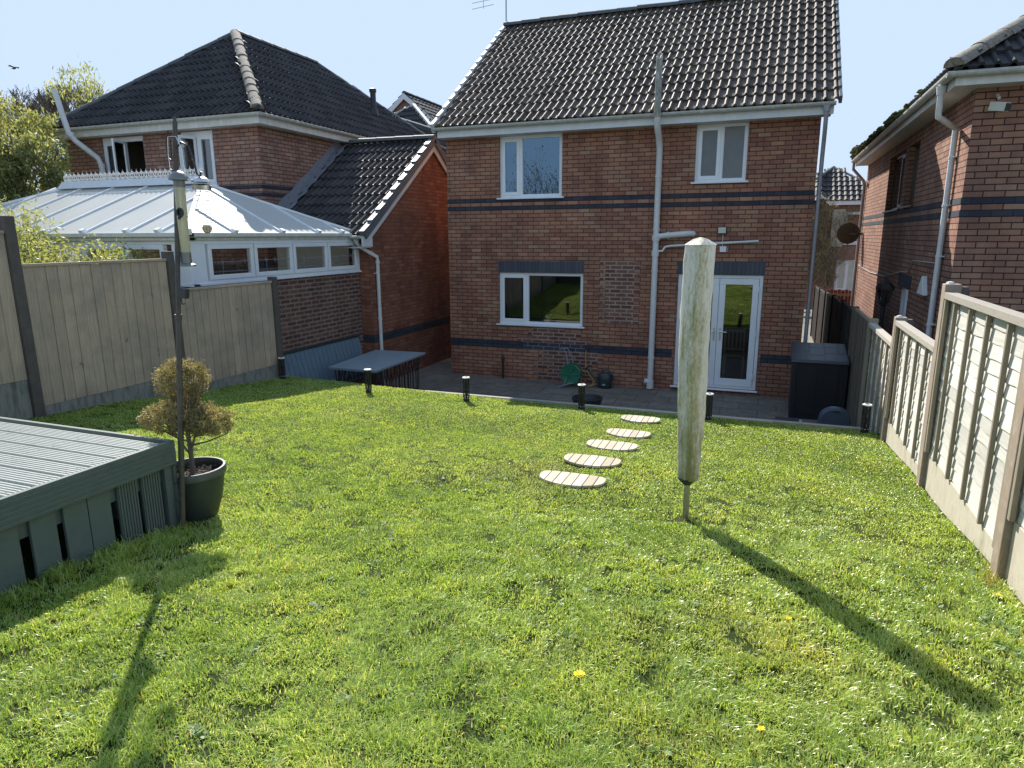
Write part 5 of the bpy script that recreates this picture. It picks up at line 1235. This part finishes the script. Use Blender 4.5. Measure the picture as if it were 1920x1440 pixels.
# rotary dryer in its cover
dx, dy = -.40, 4.30; dzb = hfun(dx, dy)-.02
t = empty('rotary_dryer', (dx, dy, dzb), 'folded rotary clothes dryer in a mossy white cover standing in the lawn', 'clothes dryer')
b = MB(); b.tube([(dx, dy, dzb), (dx, dy, dzb+.42)], .019, 12)
for a in (0, 2.1, 4.2): b.tube([(dx+.017*math.cos(a), dy+.017*math.sin(a), dzb), (dx+.017*math.cos(a), dy+.017*math.sin(a), dzb+.42)], .006, 6)
b.build('pole', M['alloy'], t, smooth=True)
b = MB(); b.lathe((dx, dy, dzb+.27), [(.028, 0), (.045, .02), (.045, .06), (.03, .07)], 14); b.build('collar', M['black_plastic'], t)
def covermat():
    m = bpy.data.materials.new('mossy_white_cover'); m.use_nodes = True; nt = m.node_tree; bb = nt.nodes['Principled BSDF']; o = nt.nodes['Material Output']
    tc = N(nt, 'ShaderNodeTexCoord')
    f1 = noise(nt, 3.5, 5, .75, stretch=(3, 3, .45)); f2 = noise(nt, 60, 7, .85, stretch=(1, 1, .4)); f3 = noise(nt, 8, 5, .7, stretch=(2.5, 2.5, .5))
    sx = N(nt, 'ShaderNodeSeparateXYZ'); nt.links.new(tc.outputs['Object'], sx.inputs[0])
    # more growth on the left-hand face (-x side) of the sleeve
    lat = math_(nt, 'ADD', math_(nt, 'MULTIPLY', sx.outputs[0], .935), math_(nt, 'MULTIPLY', sx.outputs[1], .355))
    side = math_(nt, 'SUBTRACT', .16, math_(nt, 'MULTIPLY', math_(nt, 'ABSOLUTE', math_(nt, 'ADD', lat, .018)), 3.0))
    hz = math_(nt, 'MULTIPLY', math_(nt, 'SUBTRACT', 1.6, sx.outputs[2]), .10)
    s = math_(nt, 'ADD', math_(nt, 'ADD', math_(nt, 'ADD', f1, side), hz), math_(nt, 'MULTIPLY', math_(nt, 'SUBTRACT', f2, .2), .75))
    c = ramp(nt, s, [(.70, (.72, .71, .67)), (.80, (.54, .53, .44)), (.90, (.38, .37, .22)), (1.04, (.26, .26, .11))])
    c = mixc(nt, ramp(nt, f2, [(.60, (0, 0, 0)), (.72, (.6, .6, .6))]), c, (.10, .10, .06))
    nt.links.new(c, bb.inputs['Base Color']); bb.inputs['Roughness'].default_value = .6
    bump(nt, bb, math_(nt, 'ADD', f3, math_(nt, 'MULTIPLY', f2, .2)), .012)
    t_ = N(nt, 'ShaderNodeBsdfTranslucent'); nt.links.new(c, t_.inputs[0]); mx = N(nt, 'ShaderNodeMixShader'); mx.inputs[0].default_value = .30
    nt.links.new(bb.outputs[0], mx.inputs[1]); nt.links.new(t_.outputs[0], mx.inputs[2]); nt.links.new(mx.outputs[0], o.inputs[0]); return m
M['cover'] = covermat()
b = MB(); prof = [(.305, .062), (.32, .068), (.40, .071), (.60, .077), (.85, .081), (1.1, .082), (1.3, .081), (1.5, .080), (1.68, .079), (1.78, .079)]
n = 40; rows = 60; vs = []
rot0 = math.atan2(0-dy, 0-dx)
for j in range(rows+1):
    z = .305+(1.78-.305)*j/rows; k = 0
    while k < len(prof)-2 and prof[k+1][0] < z: k += 1
    f_ = (z-prof[k][0])/(prof[k+1][0]-prof[k][0]); rr = prof[k][1]+(prof[k+1][1]-prof[k][1])*max(0, min(1, f_))
    ex = 2.2+3.6*min(1, max(0, (z-.35)/1.2))
    for i in range(n):
        a = 2*PI*i/n; ca_, sa_ = math.cos(a), math.sin(a)
        q = (abs(ca_)**ex+abs(sa_)**ex)**(-1/ex)
        # superellipse with corners on the axes' diagonals, one corner towards camera
        q *= 1+.035*math.sin(3*a+z*5)+.03*math.sin(7*a-z*4)+.022*math.sin(11*a+z*7)+.016*math.sin(5*a+z*23)+.012*math.sin(2*a+z*41)
        aa = a+rot0+PI/4
        vs.append((rr*.93*q*math.cos(aa)+.008*math.sin(z*4), rr*.93*q*math.sin(aa), z))
fs = [(j*n+i, j*n+(i+1) % n, (j+1)*n+(i+1) % n, (j+1)*n+i) for j in range(rows) for i in range(n)]
b.add(vs, fs)
o0 = rows*n
top = [(0, 0, 1.83)]
b.v += []; b.add([vs[o0+i] for i in range(n)]+[(vs[o0+i][0]*1.05, vs[o0+i][1]*1.05, 1.785) for i in range(n)]+[(vs[o0+i][0]*.5, vs[o0+i][1]*.5, 1.817) for i in range(n)]+top,
      [(i, (i+1) % n, n+(i+1) % n, n+i) for i in range(n)]+[(n+i, n+(i+1) % n, 2*n+(i+1) % n, 2*n+i) for i in range(n)]+[(2*n+i, 2*n+(i+1) % n, 3*n) for i in range(n)])
b.v = [(x+dx, y+dy, z*1.022-.006+dzb) for x, y, z in b.v]
b.build('cover', M['cover'], t, smooth=True, origin=(dx, dy, dzb+.2) if False else (dx, dy, dzb))
b = MB(); b.lathe((dx, dy, dzb+.30), [(.058, 0), (.060, .012), (.055, .02)], 20); b.build('drawstring', M['black_plastic'], t)
# bollard lights
first = None
bl = [(-6.86, 8.13, 'shaded cage bollard light at the foot of the last left fence post'), (-5.13, 7.82, 'cage bollard light in front of the patio table'), (-3.70, 7.99, 'cage bollard light left of the kitchen window, nearest the sunlit edging'), (-2.15, 8.20, 'cage bollard light in front of the round black planter'), (-.56, 8.25, 'cage bollard light half hidden behind the covered dryer'), (1.17, 8.33, 'cage bollard light beside the right fence')]
def bollard(x, y, z):
    t = empty('bollard_light', (x, y, z), '', 'garden light', 'black solar bollard lights along the lawn edge')
    b = MB(); b.lathe((x, y, z), [(.042, 0), (.042, .075), (.036, .085)], 16)
    for k in range(14):
        a = 2*PI*k/14
        for s_ in (1, -1): b.tube([(x+.042*math.cos(a+s_*j*.22), y+.042*math.sin(a+s_*j*.22), z+.08+j*.052) for j in range(6)], .0032, 4)
    b.tube([(x, y, z+.08), (x, y, z+.35)], .012, 8); b.build('cage', M['black_metal'], t)
    b = MB(); b.lathe((x, y, z+.345), [(.050, 0), (.052, .004), (.052, .012), (.046, .015), (0, .015)], 20); c = b.build('cap', M['cap'], t)
    b = MB(); b.lathe((x, y, z+.3605), [(.022, 0), (.022, .003), (0, .003)], 14); b.build('solar_cell', M['black_plastic'], c)
    b = MB()
    for k in range(8): a = 2*PI*k/8; b.lathe((x+.043*math.cos(a), y+.043*math.sin(a), z+.07), [(0, -.006), (.006, 0), (0, .006)], 6)
    b.build('stud', M['cap'], t); return t
for x_, y_, lb in bl:
    t = bollard(x_, y_, hfun(x_, y_)-.02); t['label'] = lb
# stepping stones
sts = [(-1.335, 4.83, 'nearest', .53), (-1.32, 5.42, 'second nearest', .50), (-1.29, 6.09, 'middle', .49), (-1.28, 6.87, 'second farthest', .47), (-1.30, 7.72, 'farthest', .46)]
for i, (x_, y_, nm, w) in enumerate(sts):
    t = empty('stepping_stone', (x_, y_, hfun(x_, y_)), f'kidney shaped plank effect stepping stone, {nm} to the camera' if i in (0, 4) else f'kidney shaped plank effect stepping stone, {nm} of the five from the camera', 'stepping stone', 'stepping stones leading to the patio')
    z = hfun(x_, y_)+.018
    def outline(k=72):
        o = []
        for j in range(k):
            a = 2*PI*j/k; u_ = math.cos(a)*w/2; v_ = math.copysign(abs(math.sin(a))**.66, math.sin(a))*.137; v_ += .60*(u_*u_)-.018
            o.append((u_, v_))
        return o
    O = outline(); planks = 7; ca_, sa_ = math.cos(.0), math.sin(.0)
    b = MB(); sk_ = .0
    cuts = [-w/2-.01+(w+.02)*k/planks for k in range(planks+1)]
    def clip(poly, c, keep_gt):
        out = []
        for k in range(len(poly)):
            p, q = poly[k], poly[(k+1) % len(poly)]; ip = (p[0] > c) == keep_gt; iq = (q[0] > c) == keep_gt
            if ip: out.append(p)
            if ip != iq:
                tt_ = (c-p[0])/(q[0]-p[0]); out.append((c, p[1]+(q[1]-p[1])*tt_))
        return out
    for k in range(planks):
        pl = clip(clip(O, cuts[k]+.004, True), cuts[k+1]-.004, False)
        if len(pl) < 3: continue
        jz = random.uniform(-.001, .001)
        P3 = [(x_+u_*ca_-v_*sa_, y_+u_*sa_+v_*ca_, z+jz) for u_, v_ in pl]
        b.prism(P3, (0, 0, .018))
    b.build('plank_top', M['stone_wood'], t, bevel=.002)
    b = MB(); b.prism([(x_+u_*.985*ca_-v_*.985*sa_, y_+u_*.985*sa_+v_*.985*ca_, z-.03) for u_, v_ in O], (0, 0, .036)); b.build('stone_base', M['soil'], t)
# patio table
t = empty('patio_table', (-6.45, 10.2, 0), 'long blue grey topped table on ornate black metal legs on the patio', 'table')
b = MB(); b.hexa([(-6.86, 9.29, .705), (-5.93, 9.27, .705), (-5.98, 11.1, .705), (-7.05, 11.06, .705)], [(-6.87, 9.28, .752), (-5.92, 9.26, .752), (-5.97, 11.11, .752), (-7.06, 11.07, .752)]); b.build('tabletop', M['table_top'], t, bevel=.008)
def ybars(b, pts, n):
    for i in range(n):
        f_ = i/(n-1); x_ = pts[0][0]+(pts[1][0]-pts[0][0])*f_; y_ = pts[0][1]+(pts[1][1]-pts[0][1])*f_
        ux = (pts[1][0]-pts[0][0])/n*.5; uy = (pts[1][1]-pts[0][1])/n*.5
        b.tube([(x_, y_, .0), (x_, y_, .42), (x_-ux*.9, y_-uy*.9, .58), (x_-ux*1.0, y_-uy*1.0, .70)], .0075, 6); b.tube([(x_, y_, .42), (x_+ux*.9, y_+uy*.9, .58), (x_+ux*1.0, y_+uy*1.0, .70)], .0075, 6)
    b.tube([(pts[0][0], pts[0][1], .70), (pts[1][0], pts[1][1], .70)], .008, 6); b.tube([(pts[0][0], pts[0][1], .06), (pts[1][0], pts[1][1], .06)], .008, 6)
for pts, n in ((((-6.0, 9.4), (-6.06, 10.95)), 15), (((-6.75, 9.38), (-6.02, 9.38)), 9), (((-6.85, 10.95), (-6.1, 10.97)), 9), (((-6.78, 9.4), (-6.88, 10.95)), 15)):
    b = MB(); ybars(b, pts, n); b.build('leg_frame', M['black_metal'], t, smooth=True)
# bench
t = empty('slatted_bench', (-7.1, 9.8, 0), 'blue painted slatted bench against the conservatory wall', 'bench')
b = MB(); n = 19
for i in range(n):
    a = 8.64+i*(10.9-8.64)/n; w = (10.9-8.64)/n-.009
    b.hexa([(-7.18, a, .40), (-7.155, a, .40), (-7.155, a+w, .40), (-7.18, a+w, .40)], [(-7.335, a, 1.02), (-7.31, a, 1.02), (-7.31, a+w, 1.02), (-7.335, a+w, 1.02)])
b.build('backrest', M['bench_paint'], t)
b = MB(); b.box((-7.37, 8.62, 1.02), (-7.30, 10.92, 1.055)); b.beam((-7.19, 9.77, .5), (-7.19, 9.771, .5), .03, .05) if False else None
b.hexa([(-7.20, 8.63, .39), (-7.181, 8.63, .39), (-7.181, 10.9, .39), (-7.20, 10.9, .39)], [(-7.36, 8.63, 1.018), (-7.338, 8.63, 1.018), (-7.338, 10.9, 1.018), (-7.36, 10.9, 1.018)]); b.build('back_frame', M['can'], t)
b = MB()
for k in range(4): b.box((-7.15+k*.10, 8.62, .40), (-7.06+k*.10, 10.92, .425))
b.build('seat', M['bench_paint'], t, bevel=.003)
for y_ in (8.7, 9.8, 10.85):
    for x_ in (-7.12, -6.80): b = MB(); b.box((x_-.025, y_-.025, 0), (x_+.025, y_+.025, .399)); b.build('leg', M['bench_paint'], t)
# storage box
t = empty('storage_box', (.85, 11.7, 0), 'black plastic garden storage box with a grey slab patterned lid', 'storage box')
x0, x1, y0, y1 = .49, 1.27, 11.38, 12.15
b = MB(); b.hexa([(x0, y0, 0), (x1, y0, 0), (x1, y1, 0), (x0, y1, 0)], [(x0, y0, .93), (x1, y0, .93), (x1, y1, 1.07), (x0, y1, 1.07)])
b.box((x0-.012, y0-.012, 0), (x0+.06, y0+.06, .92)); b.box((x1-.06, y0-.012, 0), (x1+.01, y0+.06, .92)); b.box((x0+.12, y0-.008, .08), (x0+.36, y0-.0005, .84)); b.box((x0+.42, y0-.008, .08), (x0+.66, y0-.0005, .84)); b.build('body', M['box_wall'], t, bevel=.008)
b = MB(); s_ = (1.13-.965)/(12.2-11.33)
b.hexa([(x0-.04, 11.33, .93), (x1+.02, 11.33, .93), (x1+.02, 12.2, 1.095), (x0-.04, 12.2, 1.095)], [(x0-.03, 11.34, .965), (x1+.01, 11.34, .965), (x1+.01, 12.19, 1.13), (x0-.03, 12.19, 1.13)])
cells = [(.0, .25, 0, .45), (.25, .6, 0, .28), (.6, 1, 0, .4), (0, .32, .45, 1), (.32, .6, .28, .7), (.6, .85, .4, .75), (.85, 1, .4, 1), (.32, .6, .7, 1), (.6, .85, .75, 1)]
for (a, c, d, e) in cells:
    xa, xb = x0-.02+(x1+.0-x0+.02)*a+.006, x0-.02+(x1-x0+.02)*c-.006; ya, yb = 11.35+.83*d+.006, 11.35+.83*e-.006
    zf = lambda y: .965+(y-11.34)*(.165/.85)
    b.hexa([(xa, ya, zf(ya)-.002), (xb, ya, zf(ya)-.002), (xb, yb, zf(yb)-.002), (xa, yb, zf(yb)-.002)], [(xa, ya, zf(ya)+.006), (xb, ya, zf(ya)+.006), (xb, yb, zf(yb)+.006), (xa, yb, zf(yb)+.006)])
b.build('lid', M['box_lid'], t, bevel=.003)
b = MB(); b.tube([(x0-.05, 11.40, .90), (x0-.05, 11.46, .90)], .03, 10); b.build('hinge', M['box_wall'], t)
# plastic carry lid + tray at the kerb
t = empty('plastic_carrier', (1.0, 9.6, 0), 'rounded slate blue plastic carrier with a hand slot below the edging near the storage box', 'container')
b = MB(); P = []
for k in range(25):
    a = PI*k/24; P.append((1.0+.20*math.cos(a)*(1.0), 9.75, .36+.24*abs(math.sin(a))**.6))
P += [(.80, 9.75, 0), (1.20, 9.75, 0)]
b.prism(P[::-1], (0, .16, 0)); b.build('shell', M['lid_plastic'], t, bevel=.03)
b = MB(); b.box((.96, 9.74, .545), (1.05, 9.749, .57)); b.build('hand_slot', M['black_plastic'], t, bevel=.004)
t = empty('grey_tray', (.45, 10.5, 0), 'small grey tray lying on the patio at the foot of the storage box', 'tray')
b = MB(); b.hexa([(.30, 10.35, .12), (.58, 10.35, .12), (.60, 10.6, .12), (.28, 10.6, .12)], [(.28, 10.33, .2), (.60, 10.33, .2), (.62, 10.62, .2), (.26, 10.62, .2)]); b.box((.3, 10.4, 0), (.56, 10.58, .119)); b.build('tray_body', M['box_lid'], t, bevel=.006)
b = MB(); b.lathe((.61, 10.42, .17), [(.06, -.02), (.06, .02)], 14, tilt=Matrix.Rotation(PI/2, 3, 'Y')); b.build('wheel', M['pipe_grey'], t, bevel=.004)
# hose reel
t = empty('hose_reel', (-3.45, 12.45, 0), 'green hose reel with orange hose against the house wall', 'hose reel')
hc = Vector((-3.47, 12.42, .26)); RX = Matrix.Rotation(PI/2, 3, 'X')
b = MB()
for s_ in (-.09, .09): b.lathe(hc+Vector((0, s_, 0)), [(.20, -.006), (.205, 0), (.20, .006), (.185, .006), (.17, .001), (.05, .001), (.05, .012), (0, .012)], 28, tilt=RX)
for k in range(6): a = k*PI/3; b.tube([hc+Vector((0, -.10, 0)), hc+Vector((.19*math.cos(a), -.10, .19*math.sin(a)))], .009, 5)
b.lathe(hc, [(.07, -.09), (.07, .09)], 16, tilt=RX); b.build('drum', M['hose_green'], t, smooth=True)
b = MB(); b.tube([(-3.62, 12.30, 0), (-3.50, 12.36, .26), (-3.60, 12.5, .62), (-3.66, 12.5, .74)], .012, 7); b.tube([(-3.30, 12.55, 0), (-3.42, 12.50, .26), (-3.52, 12.56, .62), (-3.60, 12.55, .74)], .012, 7); b.tube([(-3.72, 12.42, .73), (-3.60, 12.56, .74)], .014, 7); b.tube([(-3.70, 12.25, .01), (-3.40, 12.33, .10)], .014, 6); b.build('frame', M['lead'], t, smooth=True)
b = MB()
for j in range(6): b.tube([hc+Vector(((.10+.012*j)*math.cos(a), -.07+.024*j, (.10+.012*j)*math.sin(a))) for a in [2*PI*i/20 for i in range(21)]], .009, 6, cap=False)
b.tube([(-3.25, 12.70, .70), (-3.26, 12.68, .55), (-3.24, 12.64, .40), (-3.15, 12.58, .28), (-3.05, 12.55, .15), (-3.06, 12.5, .05), (-3.15, 12.47, .03), (-3.28, 12.48, .08), (-3.3, 12.5, .2)], .010, 7)
b.tube([(-3.3, 12.5, .33), (-3.18, 12.52, .30), (-3.06, 12.52, .16), (-3.0, 12.5, .06), (-3.12, 12.46, .02)], .010, 7); b.build('hose', M['hose'], t, smooth=True)
b = MB(); b.lathe((-3.24, 12.71, .68), [(.02, 0), (.024, .05), (.015, .08)], 10); b.build('tap_connector', M['black_plastic'], t)
# watering can
t = empty('watering_can', (-2.83, 12.5, 0), 'dark green plastic watering can standing by the house wall', 'watering can')
wx, wy = -2.82, 12.52
b = MB(); b.lathe((wx, wy, 0), [(.115, 0), (.13, .02), (.135, .18), (.12, .26), (.09, .30), (.06, .30), (.05, .27)], 22, sx=1.05, sy=.8); b.tube([(wx-.10, wy, .08), (wx-.26, wy, .24), (wx-.34, wy, .36)], [.028, .02, .016], 8); b.lathe((wx-.35, wy, .36), [(.016, 0), (.04, .03), (.04, .04)], 12, tilt=Matrix.Rotation(-.8, 3, 'Y')); b.build('body', M['can'], t, smooth=True)
b = MB(); b.tube([(wx-.06, wy, .29), (wx-.03, wy, .35), (wx+.06, wy, .36), (wx+.14, wy, .30), (wx+.15, wy, .18), (wx+.12, wy, .10)], .014, 8); b.build('handle', M['can'], t, smooth=True)
b = MB(); b.box((wx-.03, wy-.115, .07), (wx+.03, wy-.110, .10)); b.build('logo_patch', M['pipe_grey'], t)
# round planter
t = empty('round_planter', (-2.75, 11.0, 0), 'low round black planter on the patio behind the edging board', 'planter')
b = MB(); b.lathe((-2.72, 10.75, 0), [(.20, 0), (.255, .19), (.262, .20), (.262, .225), (.235, .225), (.225, .19), (.18, .05), (0, .045)], 32); b.build('tub', M['black_plastic'], t, smooth=True)
# dandelions
for i, (x_, y_, lb, s_) in enumerate(((-.55, 2.14, 'open yellow dandelion in the foreground lawn', 1.25), (.09, 2.08, 'small dandelion near the bottom edge of the photo', .8), (.20, 2.96, 'small dandelion between the dryer shadow and the foreground', .8), (1.20, 3.70, 'small dandelion near the foot of the right fence', .8))):
    z = hfun(x_, y_); t = empty('dandelion', (x_, y_, z), lb, 'flower', 'dandelions in the lawn')
    b = MB(); b.tube([(x_, y_, z), (x_, y_, z+.055*s_)], .0022, 5); b.build('stem', M['leaf_house'], t)
    b = MB()
    for k in range(60):
        a = random.uniform(0, 2*PI); l = random.uniform(.010, .019)*s_; e = random.uniform(.05, .9); c = Vector((x_, y_, z+.056*s_)); d = Vector((math.cos(a)*math.cos(e), math.sin(a)*math.cos(e), math.sin(e)*.6))*l; w = Vector((-math.sin(a), math.cos(a), 0))*.0022*s_
        b.add([c-w*.4, c+w*.4, c+d+w, c+d-w], [(0, 1, 2, 3)])
    b.build('petals', M['dandelion'], t, fix=False)
# bird above the conifer
t = empty('bird', (-14.6, 10, 6.0), 'dark bird flying in front of the conifer top at the far left', 'bird')
bp = Vector((-14.35, 9.9, 6.22))
b = MB(); b.lathe(bp, [(0, -.10), (.03, -.07), (.045, 0), (.03, .06), (.02, .09), (.018, .10), (0, .125)], 8, tilt=Matrix.Rotation(math.radians(80), 3, 'Y'))
for s_ in (-1, 1): b.add([bp+Vector((-.04, 0, .02)), bp+Vector((.05, 0, .02)), bp+Vector((.02, s_*.16, .07)), bp+Vector((-.05, s_*.20, .03))], [(0, 1, 2, 3)])
b.add([bp+Vector((-.08, -.01, 0)), bp+Vector((-.08, .01, 0)), bp+Vector((-.17, .035, -.01)), bp+Vector((-.17, -.035, -.01))], [(0, 1, 2, 3)]); b.v = [tuple(bp+(Vector(v)-bp)*.55) for v in b.v]; b.build('body', M['feather'], t, smooth=True)
# weeds / straw tuft at the foot of right post
t = empty('dry_grass_tuft', (1.22, 4.05, 1.05), 'dry straw coloured tuft at the foot of the nearest right fence post', 'weed')
b = MB()
for k in range(60):
    a = random.uniform(0, 2*PI); p = Vector((1.24+random.uniform(-.04, .04), 3.96+random.uniform(-.08, .06), hfun(1.2, 4)-.01)); q = p+Vector((random.uniform(-.08, .05), random.uniform(-.08, .08), random.uniform(.08, .24))); w = Vector((math.cos(a), math.sin(a), 0))*.0012
    b.add([p-w, p+w, q], [(0, 1, 2)])
M['straw'] = leaf('straw', [(.30, .22, .10), (.42, .33, .17)], .4)
b.build('stems', M['straw'], t, fix=False)
# ================================================================ GRASS
def grassmat():
    m = bpy.data.materials.new('lawn_blades'); m.use_nodes = True; nt = m.node_tree; nt.nodes.clear()
    o = N(nt, 'ShaderNodeOutputMaterial'); at = N(nt, 'ShaderNodeAttribute', attribute_name='rnd')
    col = ramp(nt, at.outputs['Fac'], [(0, (.11, .20, .03)), (.3, (.245, .37, .062)), (.7, (.39, .52, .115)), (.93, (.54, .63, .22)), (.96, (.55, .50, .24)), (1, (.66, .60, .38))])
    f = noise(nt, 1.6, 5, .65); g = noise(nt, 9, 4, .7); h = noise(nt, .55, 3, .6)
    col = mixc(nt, 1.0, col, ramp(nt, f, [(.32, (.84, .88, .82)), (.55, (1, 1, 1)), (.72, (1.25, 1.10, 1.0))]), 'MULTIPLY')
    col = mixc(nt, 1.0, col, ramp(nt, noise(nt, 55, 4, .75), [(.33, (.74, .77, .74)), (.5, (1, 1, 1)), (.66, (1.22, 1.2, 1.15))]), 'MULTIPLY')
    col = mixc(nt, ramp(nt, h, [(.60, (0, 0, 0)), (.78, (.3, .3, .3))]), col, (.40, .33, .13))
    d = N(nt, 'ShaderNodeBsdfPrincipled'); d.inputs['Roughness'].default_value = .32; d.inputs['Specular IOR Level'].default_value = .75
    t_ = N(nt, 'ShaderNodeBsdfTranslucent'); nt.links.new(col, d.inputs['Base Color'])
    tc_ = mixc(nt, 1.0, col, (1.7, 1.5, .95), 'MULTIPLY'); nt.links.new(tc_, t_.inputs[0])
    mx = N(nt, 'ShaderNodeMixShader'); mx.inputs[0].default_value = .42
    nt.links.new(d.outputs[0], mx.inputs[1]); nt.links.new(t_.outputs[0], mx.inputs[2]); nt.links.new(mx.outputs[0], o.inputs[0]); return m
M['grass'] = grassmat()
def vnoise(x, y, s, seed):
    rs_ = np.random.RandomState(seed); g = rs_.rand(64, 64); X = x*s; Y = y*s
    xi = np.floor(X).astype(int); yi = np.floor(Y).astype(int); fx_ = X-xi; fy_ = Y-yi; fx_ = fx_*fx_*(3-2*fx_); fy_ = fy_*fy_*(3-2*fy_)
    a = g[xi % 64, yi % 64]; b_ = g[(xi+1) % 64, yi % 64]; c = g[xi % 64, (yi+1) % 64]; d = g[(xi+1) % 64, (yi+1) % 64]
    return (a*(1-fx_)+b_*fx_)*(1-fy_)+(c*(1-fx_)+d*fx_)*fy_
def grass():
    rs_ = np.random.RandomState(11)
    bands = [(.6, 2.6, 27000), (2.6, 4.2, 19000), (4.2, 6.2, 11000), (6.2, 8.44, 7000), (-6, .6, 500)]
    X = []; Y = []
    for (a, c, dn) in bands:
        n = int((c-a)*8.25*dn); x = rs_.uniform(-6.96, 1.30, n); y = rs_.uniform(a, c, n)
        if a >= .6:        # keep what the camera can see, with a margin
            dpt = -sy*x+cy*y; lat = cy*x+sy*y
            k = (dpt > .6) & (np.abs(lat) < dpt*.95+.6); x, y = x[k], y[k]
        X.append(x); Y.append(y)
    x = np.concatenate(X); y = np.concatenate(Y)
    # thin by patchiness, none under deck, stones, pot
    pn = vnoise(x+30, y+30, 6, 1)*.6+vnoise(x+30, y+30, 17, 2)*.4
    hole = vnoise(x+60, y+10, 7.5, 31)*.55+vnoise(x+60, y+10, 19, 32)*.45
    farf = np.clip((y-4.2)/1.5, 0, 1)
    keep = rs_.rand(len(x)) < np.clip(.25+1.4*pn+.45*farf, 0, 1)*np.where((hole < .29) & (y < 5.5), .22, 1)
    keep &= ~((x < DX1-.03) & (y < DY1-.02)); keep &= ((x-px)**2+(y-py)**2 > .115**2)
    for (sx_, sy_, nm, w) in sts:
        keep &= ~((((x-sx_)/(w/2-.005))**2+((y-sy_-.005)/.134)**2) < 1)
    keep &= (((x-dx-.09)/.14)**2+((y-dy+.04)/.07)**2 > 1) | (rs_.rand(len(x)) < .3)
    keep &= ~(((x < DX1+.25) & (y < DY1-.1)) & (rs_.rand(len(x)) < .25))
    x, y = x[keep], y[keep]; n = len(x); z = hnp(x, y)
    near = np.clip((5.2-y)/3.0, 0, 1)
    tuft = vnoise(x+11, y+7, 5, 5); tuft2 = vnoise(x+3, y+9, 1.3, 6)
    hgt = (.019+.011*near*(.4+1.2*tuft))*rs_.uniform(.6, 1.35, n)
    # taller unmown fringe along fences and deck
    edge = np.exp(-((x+6.97)/.08)**2)+np.exp(-((x-1.30)/.06)**2)*(y < 7.5)+((x < DX1+.14) & (x > DX1-.04) & (y < DY1))*1.0
    hgt *= 1+.9*np.clip(edge, 0, 1)*rs_.rand(n)
    wd = (.0012+.0005*rs_.rand(n))*(1+.17*np.clip(y, 0, 9))
    az = rs_.uniform(0, 2*PI, n); swirl = vnoise(x+40, y+20, 2.2, 9)*2*PI*1.5+vnoise(x, y+50, 9, 10)*4
    mixa = rs_.rand(n) < .6; az = np.where(mixa, swirl+rs_.normal(0, 1.1, n), az)
    lean = rs_.uniform(.15, 1.15, n)*(1+.15*near)
    dxv, dyv = np.cos(az), np.sin(az); wx_, wy_ = -dyv, dxv
    ta = rs_.uniform(-.9, .9, n); wxx = wx_*np.cos(ta)+dxv*np.sin(ta); wyy = wy_*np.cos(ta)+dyv*np.sin(ta)
    tv = .55+.9*vnoise(x+5, y+2, 13, 21); fa_ = np.clip((y-4.2)/1.5, 0, 1); hgt *= np.clip(tv*(1-.75*fa_)+.85*.75*fa_, .4, 1.5)
    b0 = np.stack([x, y, z-.004], 1); W_ = np.stack([wxx*wd, wyy*wd, np.zeros(n)], 1)
    mid = b0+np.stack([dxv*hgt*lean*.35, dyv*hgt*lean*.35, hgt*.62], 1)
    tip = b0+np.stack([dxv*hgt*lean, dyv*hgt*lean, hgt*(1.05-.28*lean)], 1)
    V = np.stack([b0-W_, b0+W_, mid-W_*.85, mid+W_*.85, tip], 1).reshape(-1, 3).astype(np.float32)
    me = bpy.data.meshes.new('grass'); me.vertices.add(5*n); me.vertices.foreach_set('co', V.ravel())
    k = np.arange(n, dtype=np.int32)*5
    L = np.stack([k, k+1, k+3, k+2, k+2, k+3, k+4], 1).ravel()
    me.loops.add(7*n); me.loops.foreach_set('vertex_index', L); me.polygons.add(2*n)
    ls = np.stack([np.arange(n)*7, np.arange(n)*7+4], 1).ravel().astype(np.int32); me.polygons.foreach_set('loop_start', ls)
    me.update(calc_edges=True)
    r_ = np.clip(.18+.62*rs_.rand(n)*(.6+.6*tuft2)+.2*vnoise(x, y, 11, 3), 0, .92)
    st_ = rs_.rand(n) < (.012+.045*near); r_ = np.where(st_, rs_.uniform(.95, 1, n), r_)
    at = me.attributes.new('rnd', 'FLOAT', 'POINT'); at.data.foreach_set('value', np.repeat(r_, 5).astype(np.float32))
    me.materials.append(M['grass']); o = bpy.data.objects.new('grass', me); COL.objects.link(o); tag(o, kind='stuff')
    o['label'] = 'mown green grass covering the sloping back garden'; o['category'] = 'grass'
    print('blades', n)
grass()
b = MB(); rw = random.Random(5)
for k in range(150):
    if k < 45: x_ = 1.22-abs(rw.gauss(0, .22)); y_ = 3.5+rw.gauss(0, .45)
    else: x_ = rw.uniform(-2.6, 1.2); y_ = rw.uniform(1.3, 4.8)
    if x_ < DX1+.15 and y_ < 2.9: continue
    z = hfun(x_, y_)+.012
    for j in range(rw.randint(5, 9)):
        a = rw.uniform(0, 2*PI); l = rw.uniform(.014, .034); w = l*rw.uniform(.22, .36); e = rw.uniform(.0, .5)
        d = Vector((math.cos(a), math.sin(a), e)); q = Vector((-math.sin(a), math.cos(a), rw.uniform(-.3, .3)))
        o_ = Vector((x_+rw.uniform(-.02, .02), y_+rw.uniform(-.02, .02), z))
        b.add([o_, o_+d*l*.45+q*w, o_+d*l, o_+d*l*.45-q*w], [(0, 1, 2, 3)])
M['leaf_weed'] = leaf('broad_weed_leaves', [(.07, .13, .03), (.13, .22, .05), (.20, .30, .09)], .3, .55)
w_ = b.build('lawn_weeds', M['leaf_weed'], fix=False); tag(w_, 'low broad leaved weeds scattered through the near lawn', 'weeds', kind='stuff')
for o in bpy.data.objects:
    if '_w' in o: del o['_w']
SC.render.engine = 'CYCLES'
